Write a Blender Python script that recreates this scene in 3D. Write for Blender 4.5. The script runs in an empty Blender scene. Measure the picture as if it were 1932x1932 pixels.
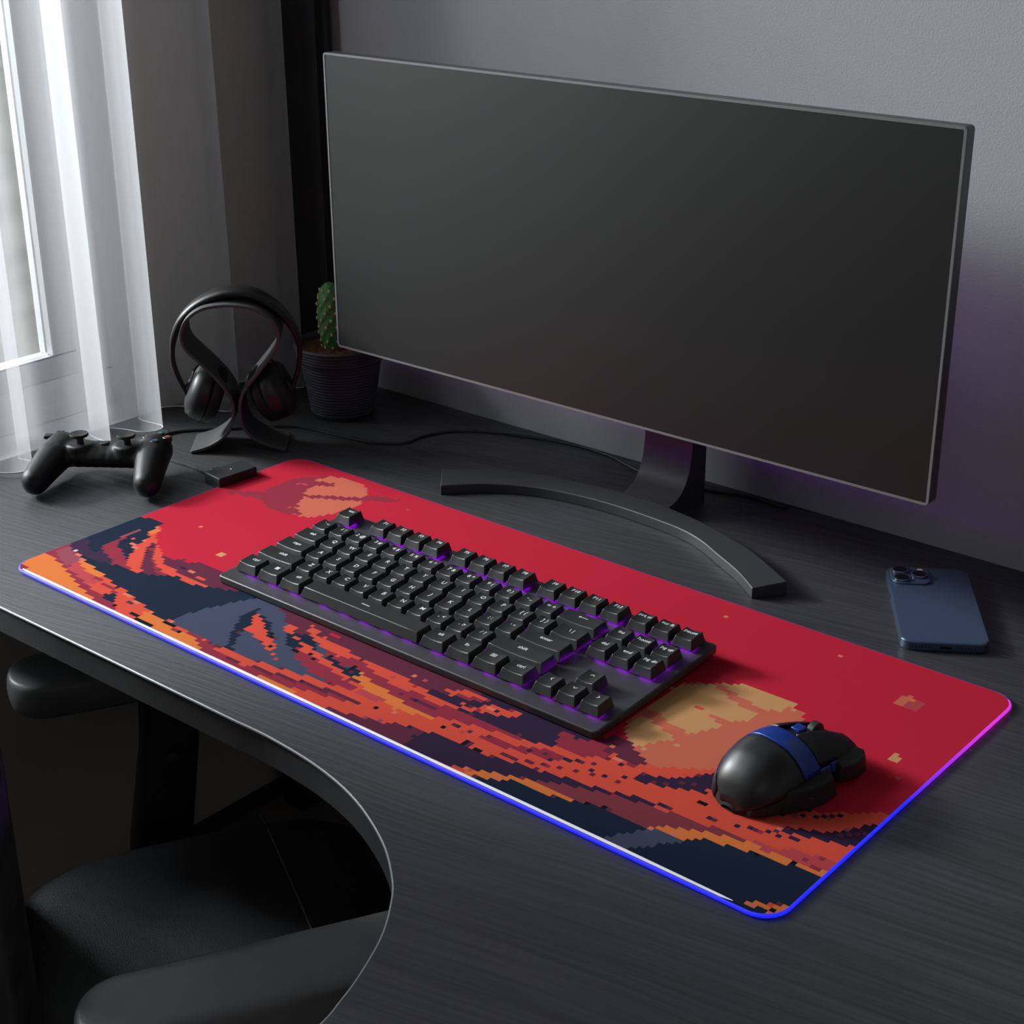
import bpy, bmesh, math, re, random
from mathutils import Vector, Matrix, noise
random.seed(7)
PI = math.pi
col = bpy.context.scene.collection
S = bpy.context.scene

# ------------------------------------------------------------------ helpers
def srgb(r, g, b):
    f = lambda c: (c/255/12.92) if c/255 <= .04045 else ((c/255+.055)/1.055)**2.4
    return (f(r), f(g), f(b), 1)

def mat(name, color, rough=.5, spec=.5, metal=0., nscale=40., namt=.12, bump=0., bscale=400., coat=0., emit=None, estr=0.):
    m = bpy.data.materials.new(name); m.use_nodes = True
    nt = m.node_tree; b = nt.nodes['Principled BSDF']
    tc = nt.nodes.new('ShaderNodeTexCoord')
    nz = nt.nodes.new('ShaderNodeTexNoise'); nz.inputs['Scale'].default_value = nscale; nz.inputs['Detail'].default_value = 4
    nt.links.new(tc.outputs['Object'], nz.inputs['Vector'])
    mx = nt.nodes.new('ShaderNodeMix'); mx.data_type = 'RGBA'
    c = color
    mx.inputs['A'].default_value = (c[0]*(1-namt), c[1]*(1-namt), c[2]*(1-namt), 1)
    mx.inputs['B'].default_value = (min(1, c[0]*(1+namt)), min(1, c[1]*(1+namt)), min(1, c[2]*(1+namt)), 1)
    nt.links.new(nz.outputs['Fac'], mx.inputs['Factor'])
    nt.links.new(mx.outputs['Result'], b.inputs['Base Color'])
    b.inputs['Roughness'].default_value = rough
    b.inputs['Specular IOR Level'].default_value = spec
    b.inputs['Metallic'].default_value = metal
    b.inputs['Coat Weight'].default_value = coat
    if bump:
        n2 = nt.nodes.new('ShaderNodeTexNoise'); n2.inputs['Scale'].default_value = bscale
        nt.links.new(tc.outputs['Object'], n2.inputs['Vector'])
        bp = nt.nodes.new('ShaderNodeBump'); bp.inputs['Strength'].default_value = bump; bp.inputs['Distance'].default_value = .001
        nt.links.new(n2.outputs['Fac'], bp.inputs['Height']); nt.links.new(bp.outputs['Normal'], b.inputs['Normal'])
    if emit:
        b.inputs['Emission Color'].default_value = emit; b.inputs['Emission Strength'].default_value = estr
    return m

def empty(name, loc=(0, 0, 0), rz=0., parent=None, rx=0.):
    o = bpy.data.objects.new(name, None); col.objects.link(o); o.empty_display_size = .02
    o.location = loc; o.rotation_euler = (rx, 0, rz)
    if parent: o.parent = parent
    return o

def tag(o, label=None, cat=None, group=None, kind=None):
    if label: o['label'] = label
    if cat: o['category'] = cat
    if group: o['group'] = group
    if kind: o['kind'] = kind
    return o

class MB:
    def __init__(s): s.v = []; s.f = []; s.mi = []
    def add(s, vs, fs, mi=0):
        n = len(s.v); s.v += [tuple(v) for v in vs]; s.f += [tuple(i+n for i in f) for f in fs]; s.mi += [mi]*len(fs)
        return s
    def box(s, x0, x1, y0, y1, z0, z1, mi=0):
        vs = [(x, y, z) for z in (z0, z1) for y in (y0, y1) for x in (x0, x1)]
        return s.add(vs, [(0, 2, 3, 1), (4, 5, 7, 6), (0, 1, 5, 4), (1, 3, 7, 5), (3, 2, 6, 7), (2, 0, 4, 6)], mi)
    def prism(s, outline, z0, z1, mi=0, side_mi=None, inset_top=0.):
        n = len(outline)
        top = outline
        if inset_top:
            cx = sum(p[0] for p in outline)/n; cy = sum(p[1] for p in outline)/n
            top = [(p[0]+(cx-p[0])*inset_top, p[1]+(cy-p[1])*inset_top) for p in outline]
        vs = [(x, y, z0) for x, y in outline]+[(x, y, z1) for x, y in top]
        s.add(vs, [tuple(range(n-1, -1, -1)), tuple(range(n, 2*n))], mi)
        k = len(s.v)-2*n
        for i in range(n):
            j = (i+1) % n; s.f.append((k+i, k+j, k+n+j, k+n+i)); s.mi.append(mi if side_mi is None else side_mi)
        return s
    def lathe(s, prof, n=32, c=(0, 0, 0), axis='z', mi=0, cap=True):
        vs = []
        for r, h in prof:
            for i in range(n):
                a = 2*PI*i/n
                p = (r*math.cos(a), r*math.sin(a), h)
                if axis == 'x': p = (p[2], p[0], p[1])
                if axis == 'y': p = (p[1], p[2], p[0])
                vs.append((p[0]+c[0], p[1]+c[1], p[2]+c[2]))
        fs = []
        for k in range(len(prof)-1):
            for i in range(n):
                j = (i+1) % n; fs.append((k*n+i, k*n+j, (k+1)*n+j, (k+1)*n+i))
        if cap: fs += [tuple(range(n-1, -1, -1)), tuple((len(prof)-1)*n+i for i in range(n))]
        return s.add(vs, fs, mi)
    def grid(s, fn, nu, nv, mi=0, wrap_u=False):
        vs = [fn(u/nu, v/nv) for v in range(nv+1) for u in range(nu+(0 if wrap_u else 1))]
        w = nu if wrap_u else nu+1
        fs = []
        for v in range(nv):
            for u in range(nu):
                u2 = (u+1) % w
                fs.append((v*w+u, v*w+u2, (v+1)*w+u2, (v+1)*w+u))
        return s.add(vs, fs, mi)
    def tube(s, path, r, n=10, mi=0, closed=False, flat=1.):
        P = [Vector(p) for p in path]; m = len(P); vs = []
        rr = r if isinstance(r, (list, tuple)) else [r]*m
        up = Vector((0, 0, 1)); 
        for i, p in enumerate(P):
            if closed: t = P[(i+1) % m]-P[i-1]
            else: t = P[min(i+1, m-1)]-P[max(i-1, 0)]
            t.normalize()
            a = t.cross(up)
            if a.length < 1e-3: a = Vector((1, 0, 0))
            a.normalize(); b = a.cross(t)
            for k in range(n):
                th = 2*PI*k/n; vs.append(p+a*math.cos(th)*rr[i]+b*math.sin(th)*rr[i]*flat)
        fs = []
        for i in range(m if closed else m-1):
            j = (i+1) % m
            for k in range(n):
                l = (k+1) % n; fs.append((i*n+k, i*n+l, j*n+l, j*n+k))
        if not closed: fs += [tuple(range(n-1, -1, -1)), tuple((m-1)*n+k for k in range(n))]
        return s.add(vs, fs, mi)
    def ball(s, c, r, n=20, mi=0, rot=None):
        rx, ry, rz = r if isinstance(r, (list, tuple)) else (r, r, r)
        vs = []; fs = []; m = n//2
        for j in range(m+1):
            for i in range(n):
                a = 2*PI*i/n; b = PI*j/m
                v = Vector((rx*math.sin(b)*math.cos(a), ry*math.sin(b)*math.sin(a), rz*math.cos(b)))
                if rot: v = rot @ v
                vs.append((c[0]+v.x, c[1]+v.y, c[2]+v.z))
        for j in range(m):
            for i in range(n):
                k = (i+1) % n; fs.append((j*n+i, (j+1)*n+i, (j+1)*n+k, j*n+k))
        return s.add(vs, fs, mi)
    def xf(s, M):
        s.v = [tuple(M @ Vector(v)) for v in s.v]; return s
    def build(s, name, mats, parent=None, smooth=False, bevel=0., seg=2, sub=0, loc=None, rz=None, ang=30, remesh=0., sm=0, solid=0.):
        me = bpy.data.meshes.new(name); me.from_pydata(s.v, [], s.f)
        if not isinstance(mats, (list, tuple)): mats = [mats]
        for m in mats: me.materials.append(m)
        for p, i in zip(me.polygons, s.mi): p.material_index = i
        bm = bmesh.new(); bm.from_mesh(me); bmesh.ops.remove_doubles(bm, verts=bm.verts, dist=1e-6)
        if not remesh: bmesh.ops.recalc_face_normals(bm, faces=bm.faces)
        bm.to_mesh(me); bm.free()
        o = bpy.data.objects.new(name, me); col.objects.link(o)
        if parent: o.parent = parent
        if loc: o.location = loc
        if rz is not None: o.rotation_euler.z = rz
        if remesh:
            r = o.modifiers.new('r', 'REMESH'); r.mode = 'VOXEL'; r.voxel_size = remesh; r.use_smooth_shade = True
            k = o.modifiers.new('s', 'SMOOTH'); k.factor = .5; k.iterations = sm or 6
        if solid:
            k = o.modifiers.new('t', 'SOLIDIFY'); k.thickness = solid; k.offset = -1
        if bevel:
            b = o.modifiers.new('b', 'BEVEL'); b.width = bevel; b.segments = seg; b.limit_method = 'ANGLE'; b.angle_limit = math.radians(ang); b.harden_normals = False
        if sub:
            k = o.modifiers.new('ss', 'SUBSURF'); k.levels = sub; k.render_levels = sub
        if smooth or bevel or sub:
            for p in me.polygons: p.use_smooth = True
            if not sub and smooth != 'all':
                me.set_sharp_from_angle(angle=math.radians(40))
        return o

def rrect(x0, x1, y0, y1, r, n=6):
    pts = []
    for cx, cy, a0 in ((x1-r, y0+r, -90), (x1-r, y1-r, 0), (x0+r, y1-r, 90), (x0+r, y0+r, 180)):
        for i in range(n+1):
            a = math.radians(a0+90*i/n); pts.append((cx+r*math.cos(a), cy+r*math.sin(a)))
    return pts

def catmull(P, k=8, closed=False):
    P = [Vector(p) for p in P]; n = len(P); out = []
    rng = range(n if closed else n-1)
    for i in rng:
        if closed: a, b, c, d = P[i-1], P[i], P[(i+1) % n], P[(i+2) % n]
        else: a, b, c, d = P[max(i-1, 0)], P[i], P[i+1], P[min(i+2, n-1)]
        for j in range(k):
            t = j/k; out.append(.5*((2*b)+(c-a)*t+(2*a-5*b+4*c-d)*t*t+(3*b-3*c+d-a)*t**3))
    if not closed: out.append(P[-1])
    return out

# ------------------------------------------------------------------ camera
cd = bpy.data.cameras.new('camera'); cam = bpy.data.objects.new('camera', cd); col.objects.link(cam)
CR = Matrix(((0.76337623, 0.64592181, -0.00646152), (-0.25098505, 0.30581159, 0.91841482), (0.59520017, -0.69947429, 0.39556602)))
cam.matrix_world = Matrix.Translation((1.19848, -0.71002, 0.61668)) @ CR.transposed().to_4x4()
cd.sensor_width = 36; cd.lens = 3032.66/1932*36; cd.clip_start = .01; cd.clip_end = 100
S.camera = cam

DZ = -.003      # desk top height; the mat's printed face is z = 0
FZ = -.59       # floor
YW = .574       # back wall
XW = -.243      # window wall

# ------------------------------------------------------------------ materials
M_black = mat('black_plastic', (.012, .012, .013), .38, .5, nscale=200, bump=.15, bscale=2500)
M_matte = mat('matte_black', (.016, .016, .017), .55, .4, nscale=200, bump=.2, bscale=3000)
M_dark = mat('dark_grey', (.045, .046, .050), .42, .5)
M_wall = mat('wall_paint', (.45, .45, .465), .9, .2, nscale=3, namt=.02, bump=.25, bscale=500)
M_wallL = mat('wall_paint_warm', (.52, .475, .43), .9, .2, nscale=3, namt=.03, bump=.25, bscale=500)
M_white = mat('white_frame', (.80, .81, .83), .35, .5, namt=.02)
M_floor = mat('floor_board', (.24, .20, .175), .6, .4, nscale=8, namt=.2)
M_trim = mat('dark_trim', (.03, .026, .022), .6)

def wood_mat():
    m = bpy.data.materials.new('black_oak'); m.use_nodes = True; nt = m.node_tree; b = nt.nodes['Principled BSDF']
    N = nt.nodes.new; L = nt.links.new
    tc = N('ShaderNodeTexCoord'); mp = N('ShaderNodeMapping'); mp.inputs['Rotation'].default_value = (0, 0, math.radians(-9)); L(tc.outputs['Object'], mp.inputs['Vector'])
    wn = N('ShaderNodeTexNoise'); wn.inputs['Scale'].default_value = 2.2; wn.inputs['Detail'].default_value = 2; L(mp.outputs['Vector'], wn.inputs['Vector'])
    sc = N('ShaderNodeVectorMath'); sc.operation = 'SCALE'; sc.inputs['Scale'].default_value = .06; L(wn.outputs['Color'], sc.inputs[0])
    ad = N('ShaderNodeVectorMath'); ad.operation = 'ADD'; L(mp.outputs['Vector'], ad.inputs[0]); L(sc.outputs['Vector'], ad.inputs[1])
    m2 = N('ShaderNodeMapping'); m2.inputs['Scale'].default_value = (9, 260, 30); L(ad.outputs['Vector'], m2.inputs['Vector'])
    n1 = N('ShaderNodeTexNoise'); n1.inputs['Scale'].default_value = 1; n1.inputs['Detail'].default_value = 6; n1.inputs['Roughness'].default_value = .6; L(m2.outputs['Vector'], n1.inputs['Vector'])
    m3 = N('ShaderNodeMapping'); m3.inputs['Scale'].default_value = (2, 34, 10); L(ad.outputs['Vector'], m3.inputs['Vector'])
    n2 = N('ShaderNodeTexNoise'); n2.inputs['Scale'].default_value = 1; n2.inputs['Detail'].default_value = 3; L(m3.outputs['Vector'], n2.inputs['Vector'])
    mxn = N('ShaderNodeMath'); mxn.operation = 'MULTIPLY_ADD'; L(n1.outputs['Fac'], mxn.inputs[0]); mxn.inputs[1].default_value = .7; 
    h = N('ShaderNodeMath'); h.operation = 'MULTIPLY'; L(n2.outputs['Fac'], h.inputs[0]); h.inputs[1].default_value = .35; L(h.outputs[0], mxn.inputs[2])
    cr = N('ShaderNodeValToRGB'); cr.color_ramp.elements[0].position = .40; cr.color_ramp.elements[0].color = (.012, .012, .0135, 1); cr.color_ramp.elements[1].position = .66; cr.color_ramp.elements[1].color = (.050, .051, .055, 1)
    L(mxn.outputs[0], cr.inputs['Fac']); L(cr.outputs['Color'], b.inputs['Base Color'])
    rr = N('ShaderNodeMapRange'); rr.inputs['From Min'].default_value = .35; rr.inputs['From Max'].default_value = .7; rr.inputs['To Min'].default_value = .62; rr.inputs['To Max'].default_value = .36; L(mxn.outputs[0], rr.inputs[0]); L(rr.outputs[0], b.inputs['Roughness']); b.inputs['Specular IOR Level'].default_value = .95
    bp = N('ShaderNodeBump'); bp.inputs['Strength'].default_value = 1.0; bp.inputs['Distance'].default_value = .0008; L(mxn.outputs[0], bp.inputs['Height']); L(bp.outputs['Normal'], b.inputs['Normal'])
    return m
M_wood = wood_mat()
M_edge = mat('desk_edge_band', (.13, .132, .138), .38, .5)
M_edgehi = mat('desk_trim_highlight', (.34, .34, .35), .25, .8)  # trim with the desk edge's bright highlight put into its pale colour

# ------------------------------------------------------------------ the room
def struct(name, mb, m, **k):
    o = mb.build(name, m, **k); o['kind'] = 'structure'; return o
X1, Y0, CZ = 3.2, -2.6, 1.85
struct('floor', MB().box(-.5, X1, Y0, YW+.1, FZ-.05, FZ), M_floor)
struct('ceiling', MB().box(-.5, X1, Y0, YW+.1, CZ, CZ+.05), M_wall)
struct('wall_back', MB().box(-.5, X1, YW, YW+.1, FZ, CZ), M_wall)
struct('wall_right', MB().box(X1, X1+.1, Y0, YW+.1, FZ, CZ), M_wall)
struct('wall_front', MB().box(-.5, X1, Y0-.1, Y0, FZ, CZ), M_wall)
# window wall with an opening; the sill lies level with the desk
WY0, WY1, WZ0, WZ1 = -.75, .352, -.006, 1.35
wl = MB()
wl.box(-.37, XW, WY1, YW, FZ, CZ); wl.box(-.37, XW, Y0, WY0, FZ, CZ)
wl.box(-.37, XW, WY0, WY1, FZ, WZ0-.02); wl.box(-.37, XW, WY0, WY1, WZ1, CZ)
struct('wall_left', wl, M_wallL)
M_glass = bpy.data.materials.new('window_glass'); M_glass.use_nodes = True
nt = M_glass.node_tree; nt.nodes.remove(nt.nodes['Principled BSDF'])
tr = nt.nodes.new('ShaderNodeBsdfTransparent'); tr.inputs['Color'].default_value = (.93, .95, .95, 1); gl = nt.nodes.new('ShaderNodeBsdfGlossy'); gl.inputs['Roughness'].default_value = .02
nzg = nt.nodes.new('ShaderNodeFresnel'); nzg.inputs['IOR'].default_value = 1.3
ms = nt.nodes.new('ShaderNodeMixShader'); nt.links.new(nzg.outputs[0], ms.inputs[0]); nt.links.new(tr.outputs[0], ms.inputs[1]); nt.links.new(gl.outputs[0], ms.inputs[2])
nt.links.new(ms.outputs[0], nt.nodes['Material Output'].inputs['Surface'])
w = empty('window_1', (-.33, -.2, 0)); w['kind'] = 'structure'
def wpart(name, mb, m, **k):
    o = mb.build(name, m, **k); o.parent = w; o.matrix_parent_inverse = Matrix.Translation((.33, .2, 0)); o['kind'] = 'structure'; return o
fr = MB()
def ring(mb, x0, x1, y0, y1, z0, z1, t, tb):
    mb.box(x0, x1, y0, y1, z0, z0+tb); mb.box(x0, x1, y0, y1, z1-t, z1); mb.box(x0, x1, y0, y0+t, z0+tb, z1-t); mb.box(x0, x1, y1-t, y1, z0+tb, z1-t)
ring(fr, -.36, -.312, WY0, WY1, -.026, WZ1, .042, .062); fr.box(-.312, -.304, WY0, WY1, -.0046, .014)
wpart('window_frame', fr, M_white, bevel=.002)
M_sash = mat('sash_paint', (.60, .61, .64), .4, .5, namt=.02)
sh = MB()
for a, b in ((-.20, .31), (-.71, -.205)): ring(sh, -.35, -.322, a, b, .036, WZ1-.042, .030, .026)
wpart('window_sash', sh, M_sash, bevel=.002)
g = MB()
for a, b in ((-.17, .28), (-.68, -.235)): g.box(-.338, -.334, a, b, .06, WZ1-.07)
wpart('window_pane', g, M_glass)
wpart('window_casing', MB().box(-.312, -.2425, WY1-.0035, WY1-.0002, -.0045, WZ1).box(-.312, -.2425, WY0+.0002, WY0+.0035, -.0045, WZ1), M_white)
wpart('window_sill', MB().box(-.312, -.2425, WY0+.001, WY1-.001, -.026, -.0045), M_white, bevel=.002)
struct('baseboard_left', MB().box(XW, XW+.008, Y0, YW-.008, FZ, FZ+.022), M_trim)
struct('baseboard_back', MB().box(XW, X1, YW-.008, YW, FZ, FZ+.022), M_trim)

# pale masonry across the yard, outside the window
def stone_mat():
    m = bpy.data.materials.new('pale_stone'); m.use_nodes = True; nt = m.node_tree; b = nt.nodes['Principled BSDF']; N = nt.nodes.new; L = nt.links.new
    tc = N('ShaderNodeTexCoord'); mp = N('ShaderNodeMapping'); mp.inputs['Rotation'].default_value = (0, PI/2, 0); L(tc.outputs['Object'], mp.inputs[0])
    mp2 = N('ShaderNodeMapping'); mp2.inputs['Scale'].default_value = (1, 1.4, 4); L(tc.outputs['Object'], mp2.inputs[0])
    n1 = N('ShaderNodeTexNoise'); n1.inputs['Scale'].default_value = 5; n1.inputs['Detail'].default_value = 5; L(mp2.outputs[0], n1.inputs[0])
    n2 = N('ShaderNodeTexNoise'); n2.inputs['Scale'].default_value = 1.7; n2.inputs['Detail'].default_value = 2; L(tc.outputs['Object'], n2.inputs[0])
    c1 = N('ShaderNodeValToRGB'); e = c1.color_ramp.elements; e[0].position = .3; e[0].color = srgb(168, 166, 160); e[1].position = .6; e[1].color = srgb(214, 212, 206); L(n1.outputs['Fac'], c1.inputs[0])
    c2 = N('ShaderNodeValToRGB'); e = c2.color_ramp.elements; e[0].position = .38; e[0].color = (.62, .64, .60, 1); e[1].position = .62; e[1].color = (1, 1, 1, 1); L(n2.outputs['Fac'], c2.inputs[0])
    mx = N('ShaderNodeMix'); mx.data_type = 'RGBA'; mx.blend_type = 'MULTIPLY'; mx.inputs['Factor'].default_value = 1; L(c1.outputs[0], mx.inputs['A']); L(c2.outputs[0], mx.inputs['B'])
    L(mx.outputs['Result'], b.inputs['Base Color']); b.inputs['Roughness'].default_value = .9
    return m
st = MB().box(-2.2, -2.05, -2.2, 3.6, -2.0, .12); st.box(-2.22, -2.02, -2.2, 3.6, .12, .16); st.box(-2.3, -2.12, -2.2, 3.6, .16, .9)
for k in range(9): st.box(-2.10, -2.03, -2.0+k*.62, -1.92+k*.62, -2.0, .12)
tag(st.build('garden_wall', stone_mat(), bevel=.01), 'pale weathered stone wall outdoors behind the window glass', 'wall')
# ------------------------------------------------------------------ curtains
def sheer_mat():
    m = bpy.data.materials.new('sheer_voile'); m.use_nodes = True; nt = m.node_tree; nt.nodes.remove(nt.nodes['Principled BSDF']); N = nt.nodes.new; L = nt.links.new
    tc = N('ShaderNodeTexCoord'); mp = N('ShaderNodeMapping'); mp.inputs['Scale'].default_value = (60, 60, 9); L(tc.outputs['Object'], mp.inputs[0])
    nz = N('ShaderNodeTexNoise'); nz.inputs['Scale'].default_value = 6; nz.inputs['Detail'].default_value = 5; L(mp.outputs[0], nz.inputs[0])
    mr = N('ShaderNodeMapRange'); mr.inputs['To Min'].default_value = .32; mr.inputs['To Max'].default_value = .36; L(nz.outputs['Fac'], mr.inputs[0])
    t = N('ShaderNodeBsdfTransparent'); d = N('ShaderNodeBsdfDiffuse'); tl = N('ShaderNodeBsdfTranslucent')
    d.inputs['Color'].default_value = (.86, .87, .89, 1); tl.inputs['Color'].default_value = (.58, .59, .61, 1)
    m1 = N('ShaderNodeMixShader'); m1.inputs[0].default_value = .62; L(d.outputs[0], m1.inputs[1]); L(tl.outputs[0], m1.inputs[2])
    m2 = N('ShaderNodeMixShader'); L(mr.outputs[0], m2.inputs[0]); L(t.outputs[0], m2.inputs[1]); L(m1.outputs[0], m2.inputs[2])
    L(m2.outputs[0], nt.nodes['Material Output'].inputs['Surface']); return m
M_sheer = sheer_mat()
M_hem = mat('hem_fabric', (.62, .63, .66), .8, .2)
pathh = []
pathh += [(-.2215, -.06), (-.185, -.045), (-.178, -.03), (-.215, -.02), (-.232, -.008), (-.226, .012), (-.186, .03), (-.178, .052), (-.215, .062), (-.233, .078), (-.226, .098)]
pathh += [(-.2113, .1150), (-.1899, .1302), (-.1865, .1462), (-.2036, .1604), (-.2210, .1570), (-.2290, .1650), (-.2279, .1784), (-.2200, .1905), (-.1900, .2040), (-.1768, .2240), (-.1790, .2440),
          (-.2130, .2465), (-.2270, .2520), (-.2258, .2640), (-.2216, .2757), (-.2075, .2829), (-.1852, .2903), (-.1765, .3040), (-.1846, .3168), (-.2190, .3140), (-.2320, .3240), (-.2368, .3370), (-.2337, .3535),
          (-.2234, .3689), (-.1959, .3820), (-.1645, .3941), (-.1660, .4150), (-.2011, .4200), (-.2290, .4350), (-.2330, .4600), (-.2288, .4792), (-.1918, .4916), (-.1655, .4997), (-.1640, .5124), (-.2052, .5220), (-.2250, .5290)]
for k in range(7):      # the folds go on to the left, out of the picture
    y = -.06-.088*(k+1)
    pathh = [(-.2258, y), (-.2075, y+.018), (-.180, y+.028), (-.177, y+.046), (-.214, y+.050), (-.230, y+.062)] + pathh
cv = [Vector((a, b, 0)) for a, b in pathh]
cs = catmull(cv, 7)
HT = 1.55
def cur(nz_):
    mb = MB(); n = len(cs); xm = -.203
    vs = []
    for j in range(nz_+1):
        t = j/nz_; z = .0008+HT*t
        for i, p in enumerate(cs):
            a = 1-.18*t
            dy = .0035*math.sin(7*p.y*9+3*t*2)*t
            vs.append((xm+(p.x-xm)*a+.004*math.sin(p.y*23+t*3)*t, p.y+dy, z))
    fs = [(j*n+i, j*n+i+1, (j+1)*n+i+1, (j+1)*n+i) for j in range(nz_) for i in range(n-1)]
    mb.add(vs, fs); return mb
cu = empty('sheer_curtain', (-.2, .2, 0))
tag(cu, 'white translucent sheer curtain in soft folds, hem brushing the desk', 'curtain')
def rel(o, root):
    o.parent = root; o.matrix_parent_inverse = root.matrix_basis.inverted() if False else Matrix.Translation(-Vector(root.location)); return o
rel(cur(24).build('cloth', M_sheer, smooth='all'), cu)
rel(MB().tube([(p.x, p.y, .0012) for p in cs], .0006, 6).build('hem', M_hem, smooth=True), cu)
# dark drape gathered in the corner
M_drape = mat('dark_drape', (.035, .034, .038), .9, .1, bump=.3, bscale=900)
dp = catmull([Vector(p) for p in ((-.238, .545, 0), (-.200, .543, 0), (-.160, .5415, 0), (-.146, .543, 0), (-.152, .547, 0), (-.150, .551, 0), (-.142, .556, 0), (-.143, .562, 0), (-.150, .566, 0), (-.19, .569, 0), (-.238, .570, 0))], 6)
n = len(dp)
d = MB(); vs = []
for j in range(13):
    z = DZ+.0015+1.56*j/12
    for i, p in enumerate(dp): vs.append((p.x+.0012*math.sin(j*.9+i*.5), p.y, z))
d.add(vs, [(j*n+i, j*n+i+1, (j+1)*n+i+1, (j+1)*n+i) for j in range(12) for i in range(n-1)])
tag(d.build('drape', M_drape, smooth='all', solid=.0015), 'dark charcoal drape gathered in the corner behind the cactus', 'curtain')
rod = MB().tube([(-.205, -.74, 1.57), (-.205, .56, 1.57)], .008, 12)
for y in (-.6, .0, .52): rod.box(-.243, -.2, y-.005, y+.005, 1.563, 1.577)
tag(rod.build('curtain_rod', M_dark, smooth=True), 'dark round curtain rod carrying the sheer above the window', 'curtain rod')

# ------------------------------------------------------------------ desk
desk = tag(empty('desk', (.3, .25, DZ)), 'large dark wood-grain desk with a curved cutout at the front', 'desk')
arc = catmull([Vector(p+(0,)) for p in ((.36, -.0475), (.40, -.0470), (.455, -.0520), (.5055, -.0646), (.5549, -.0880), (.589, -.1135), (.6073, -.1338), (.6246, -.1598), (.639, -.1921), (.6470, -.2162), (.6530, -.2417), (.664, -.33), (.668, -.45), (.668, -.75), (.668, -1.0))], 6)
outl = [(-.2405, -.0525), (.05, -.0510), (.2, -.0492)]+[(p.x, p.y) for p in arc]+[(1.75, -1.0), (1.75, YW-.0015), (-.2405, YW-.0015)]
tp = MB().prism(outl, DZ-.026, DZ, 0, 1)
rel(tp.build('tabletop', [M_wood, M_edge]), desk)
edge_path = [(p[0], p[1], DZ-.0012) for p in outl[:-3]]
rel(MB().tube(edge_path, .0013, 8).build('trim_highlight', M_edgehi, smooth=True), desk)
for x, y in ((-.20, .50), (-.20, .0), (1.65, .50), (1.65, -.92), (.75, -.92)):
    rel(MB().box(x-.02, x+.02, y-.02, y+.02, FZ, DZ-.026).build('leg', M_matte, bevel=.002), desk)

# ------------------------------------------------------------------ monitor
mon = tag(empty('monitor', (.353, .40, DZ)), 'wide flat computer monitor with a dark blank screen on an arched stand', 'monitor')
M_screen = mat('screen_surface', (.013, .0135, .013), .42, .5, namt=.01, nscale=2)
M_bezel = mat('monitor_shell', (.045, .045, .047), .35, .6)
M_rim = mat('monitor_rim', (.19, .19, .195), .32, .6)
mx0, mx1, mz0, mz1, my = .0165, .6885, .1125, .4105, .400
def R2(mb, name, m, **k): return rel(mb.build(name, m, **k), mon)
sh_ = MB().add(*(lambda o: ([(x, my+.0008, z) for x, z in o]+[(x, my+.0142, z) for x, z in o], [tuple(range(len(o))), tuple(range(2*len(o)-1, len(o)-1, -1))]+[(i, (i+1) % len(o), len(o)+(i+1) % len(o), len(o)+i) for i in range(len(o))]))(rrect(mx0, mx1, mz0, mz1, .0035, 4)))
R2(sh_, 'shell', M_bezel, bevel=.0008)
rimm = MB(); o1 = rrect(mx0, mx1, mz0, mz1, .0035, 4); o2 = rrect(mx0+.0021, mx1-.0021, mz0+.0021, mz1-.0021, .0014, 4); nn = len(o1)
vs = [(x, my, z) for x, z in o1]+[(x, my, z) for x, z in o2]+[(x, my+.002, z) for x, z in o1]+[(x, my+.002, z) for x, z in o2]
fs = []
for i in range(nn):
    j = (i+1) % nn; fs += [(i, j, nn+j, nn+i), (2*nn+i, 3*nn+i, 3*nn+j, 2*nn+j), (i, 2*nn+i, 2*nn+j, j), (nn+i, nn+j, 3*nn+j, 3*nn+i)]
R2(MB().add(vs, fs), 'bezel', M_rim)
R2(MB().box(mx0+.0021, mx1-.0021, my+.0004, my+.0018, mz0+.0021, mz1-.0021), 'screen', M_screen)
R2(MB().box(.22, .50, my+.0142, my+.04, .17, .36), 'rear_housing', M_bezel, bevel=.008, seg=4)
# neck: flat plate that sweeps forward into the foot
npf = [(.4655, .0115), (.474, .013), (.483, .0175), (.491, .0260), (.4965, .0370), (.4995, .050), (.501, .070), (.501, .12), (.500, .20), (.500, .30)]
npf = catmull([Vector((0, a, b)) for a, b in npf], 4)
back = [(0, .526, p.z) for p in npf]
nk = MB(); vs = []
for p in npf: vs += [(.3405, p.y, p.z), (.3965, p.y, p.z)]
for p in npf: vs += [(.3405, .525, p.z), (.3965, .525, p.z)]
k = len(npf); fs = []
for i in range(k-1):
    a = 2*i; fs += [(a, a+1, a+3, a+2), (2*k+a, 2*k+a+2, 2*k+a+3, 2*k+a+1), (a, a+2, 2*k+a+2, 2*k+a), (a+1, 2*k+a+1, 2*k+a+3, a+3)]
fs += [(0, 2*k, 2*k+1, 1), (2*k-2, 2*k-1, 4*k-1, 4*k-2)]
nk.add(vs, fs); nk.box(.3405, .3965, .4655, .525, DZ, .0115)
M_neck = mat('stand_neck', (.05, .048, .052), .33, .6, metal=.3)
R2(nk, 'neck', M_neck, smooth=True)
R2(MB().box(.33, .405, my+.04, .512, .25, .30), 'hinge_block', M_bezel, bevel=.004)
fo = catmull([Vector(p+(0,)) for p in ((.1835, .3730), (.215, .405), (.2532, .4270), (.300, .4390), (.350, .4430), (.4192, .4385), (.455, .4285), (.4858, .4120), (.52, .393), (.5487, .3721))], 4)
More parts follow.
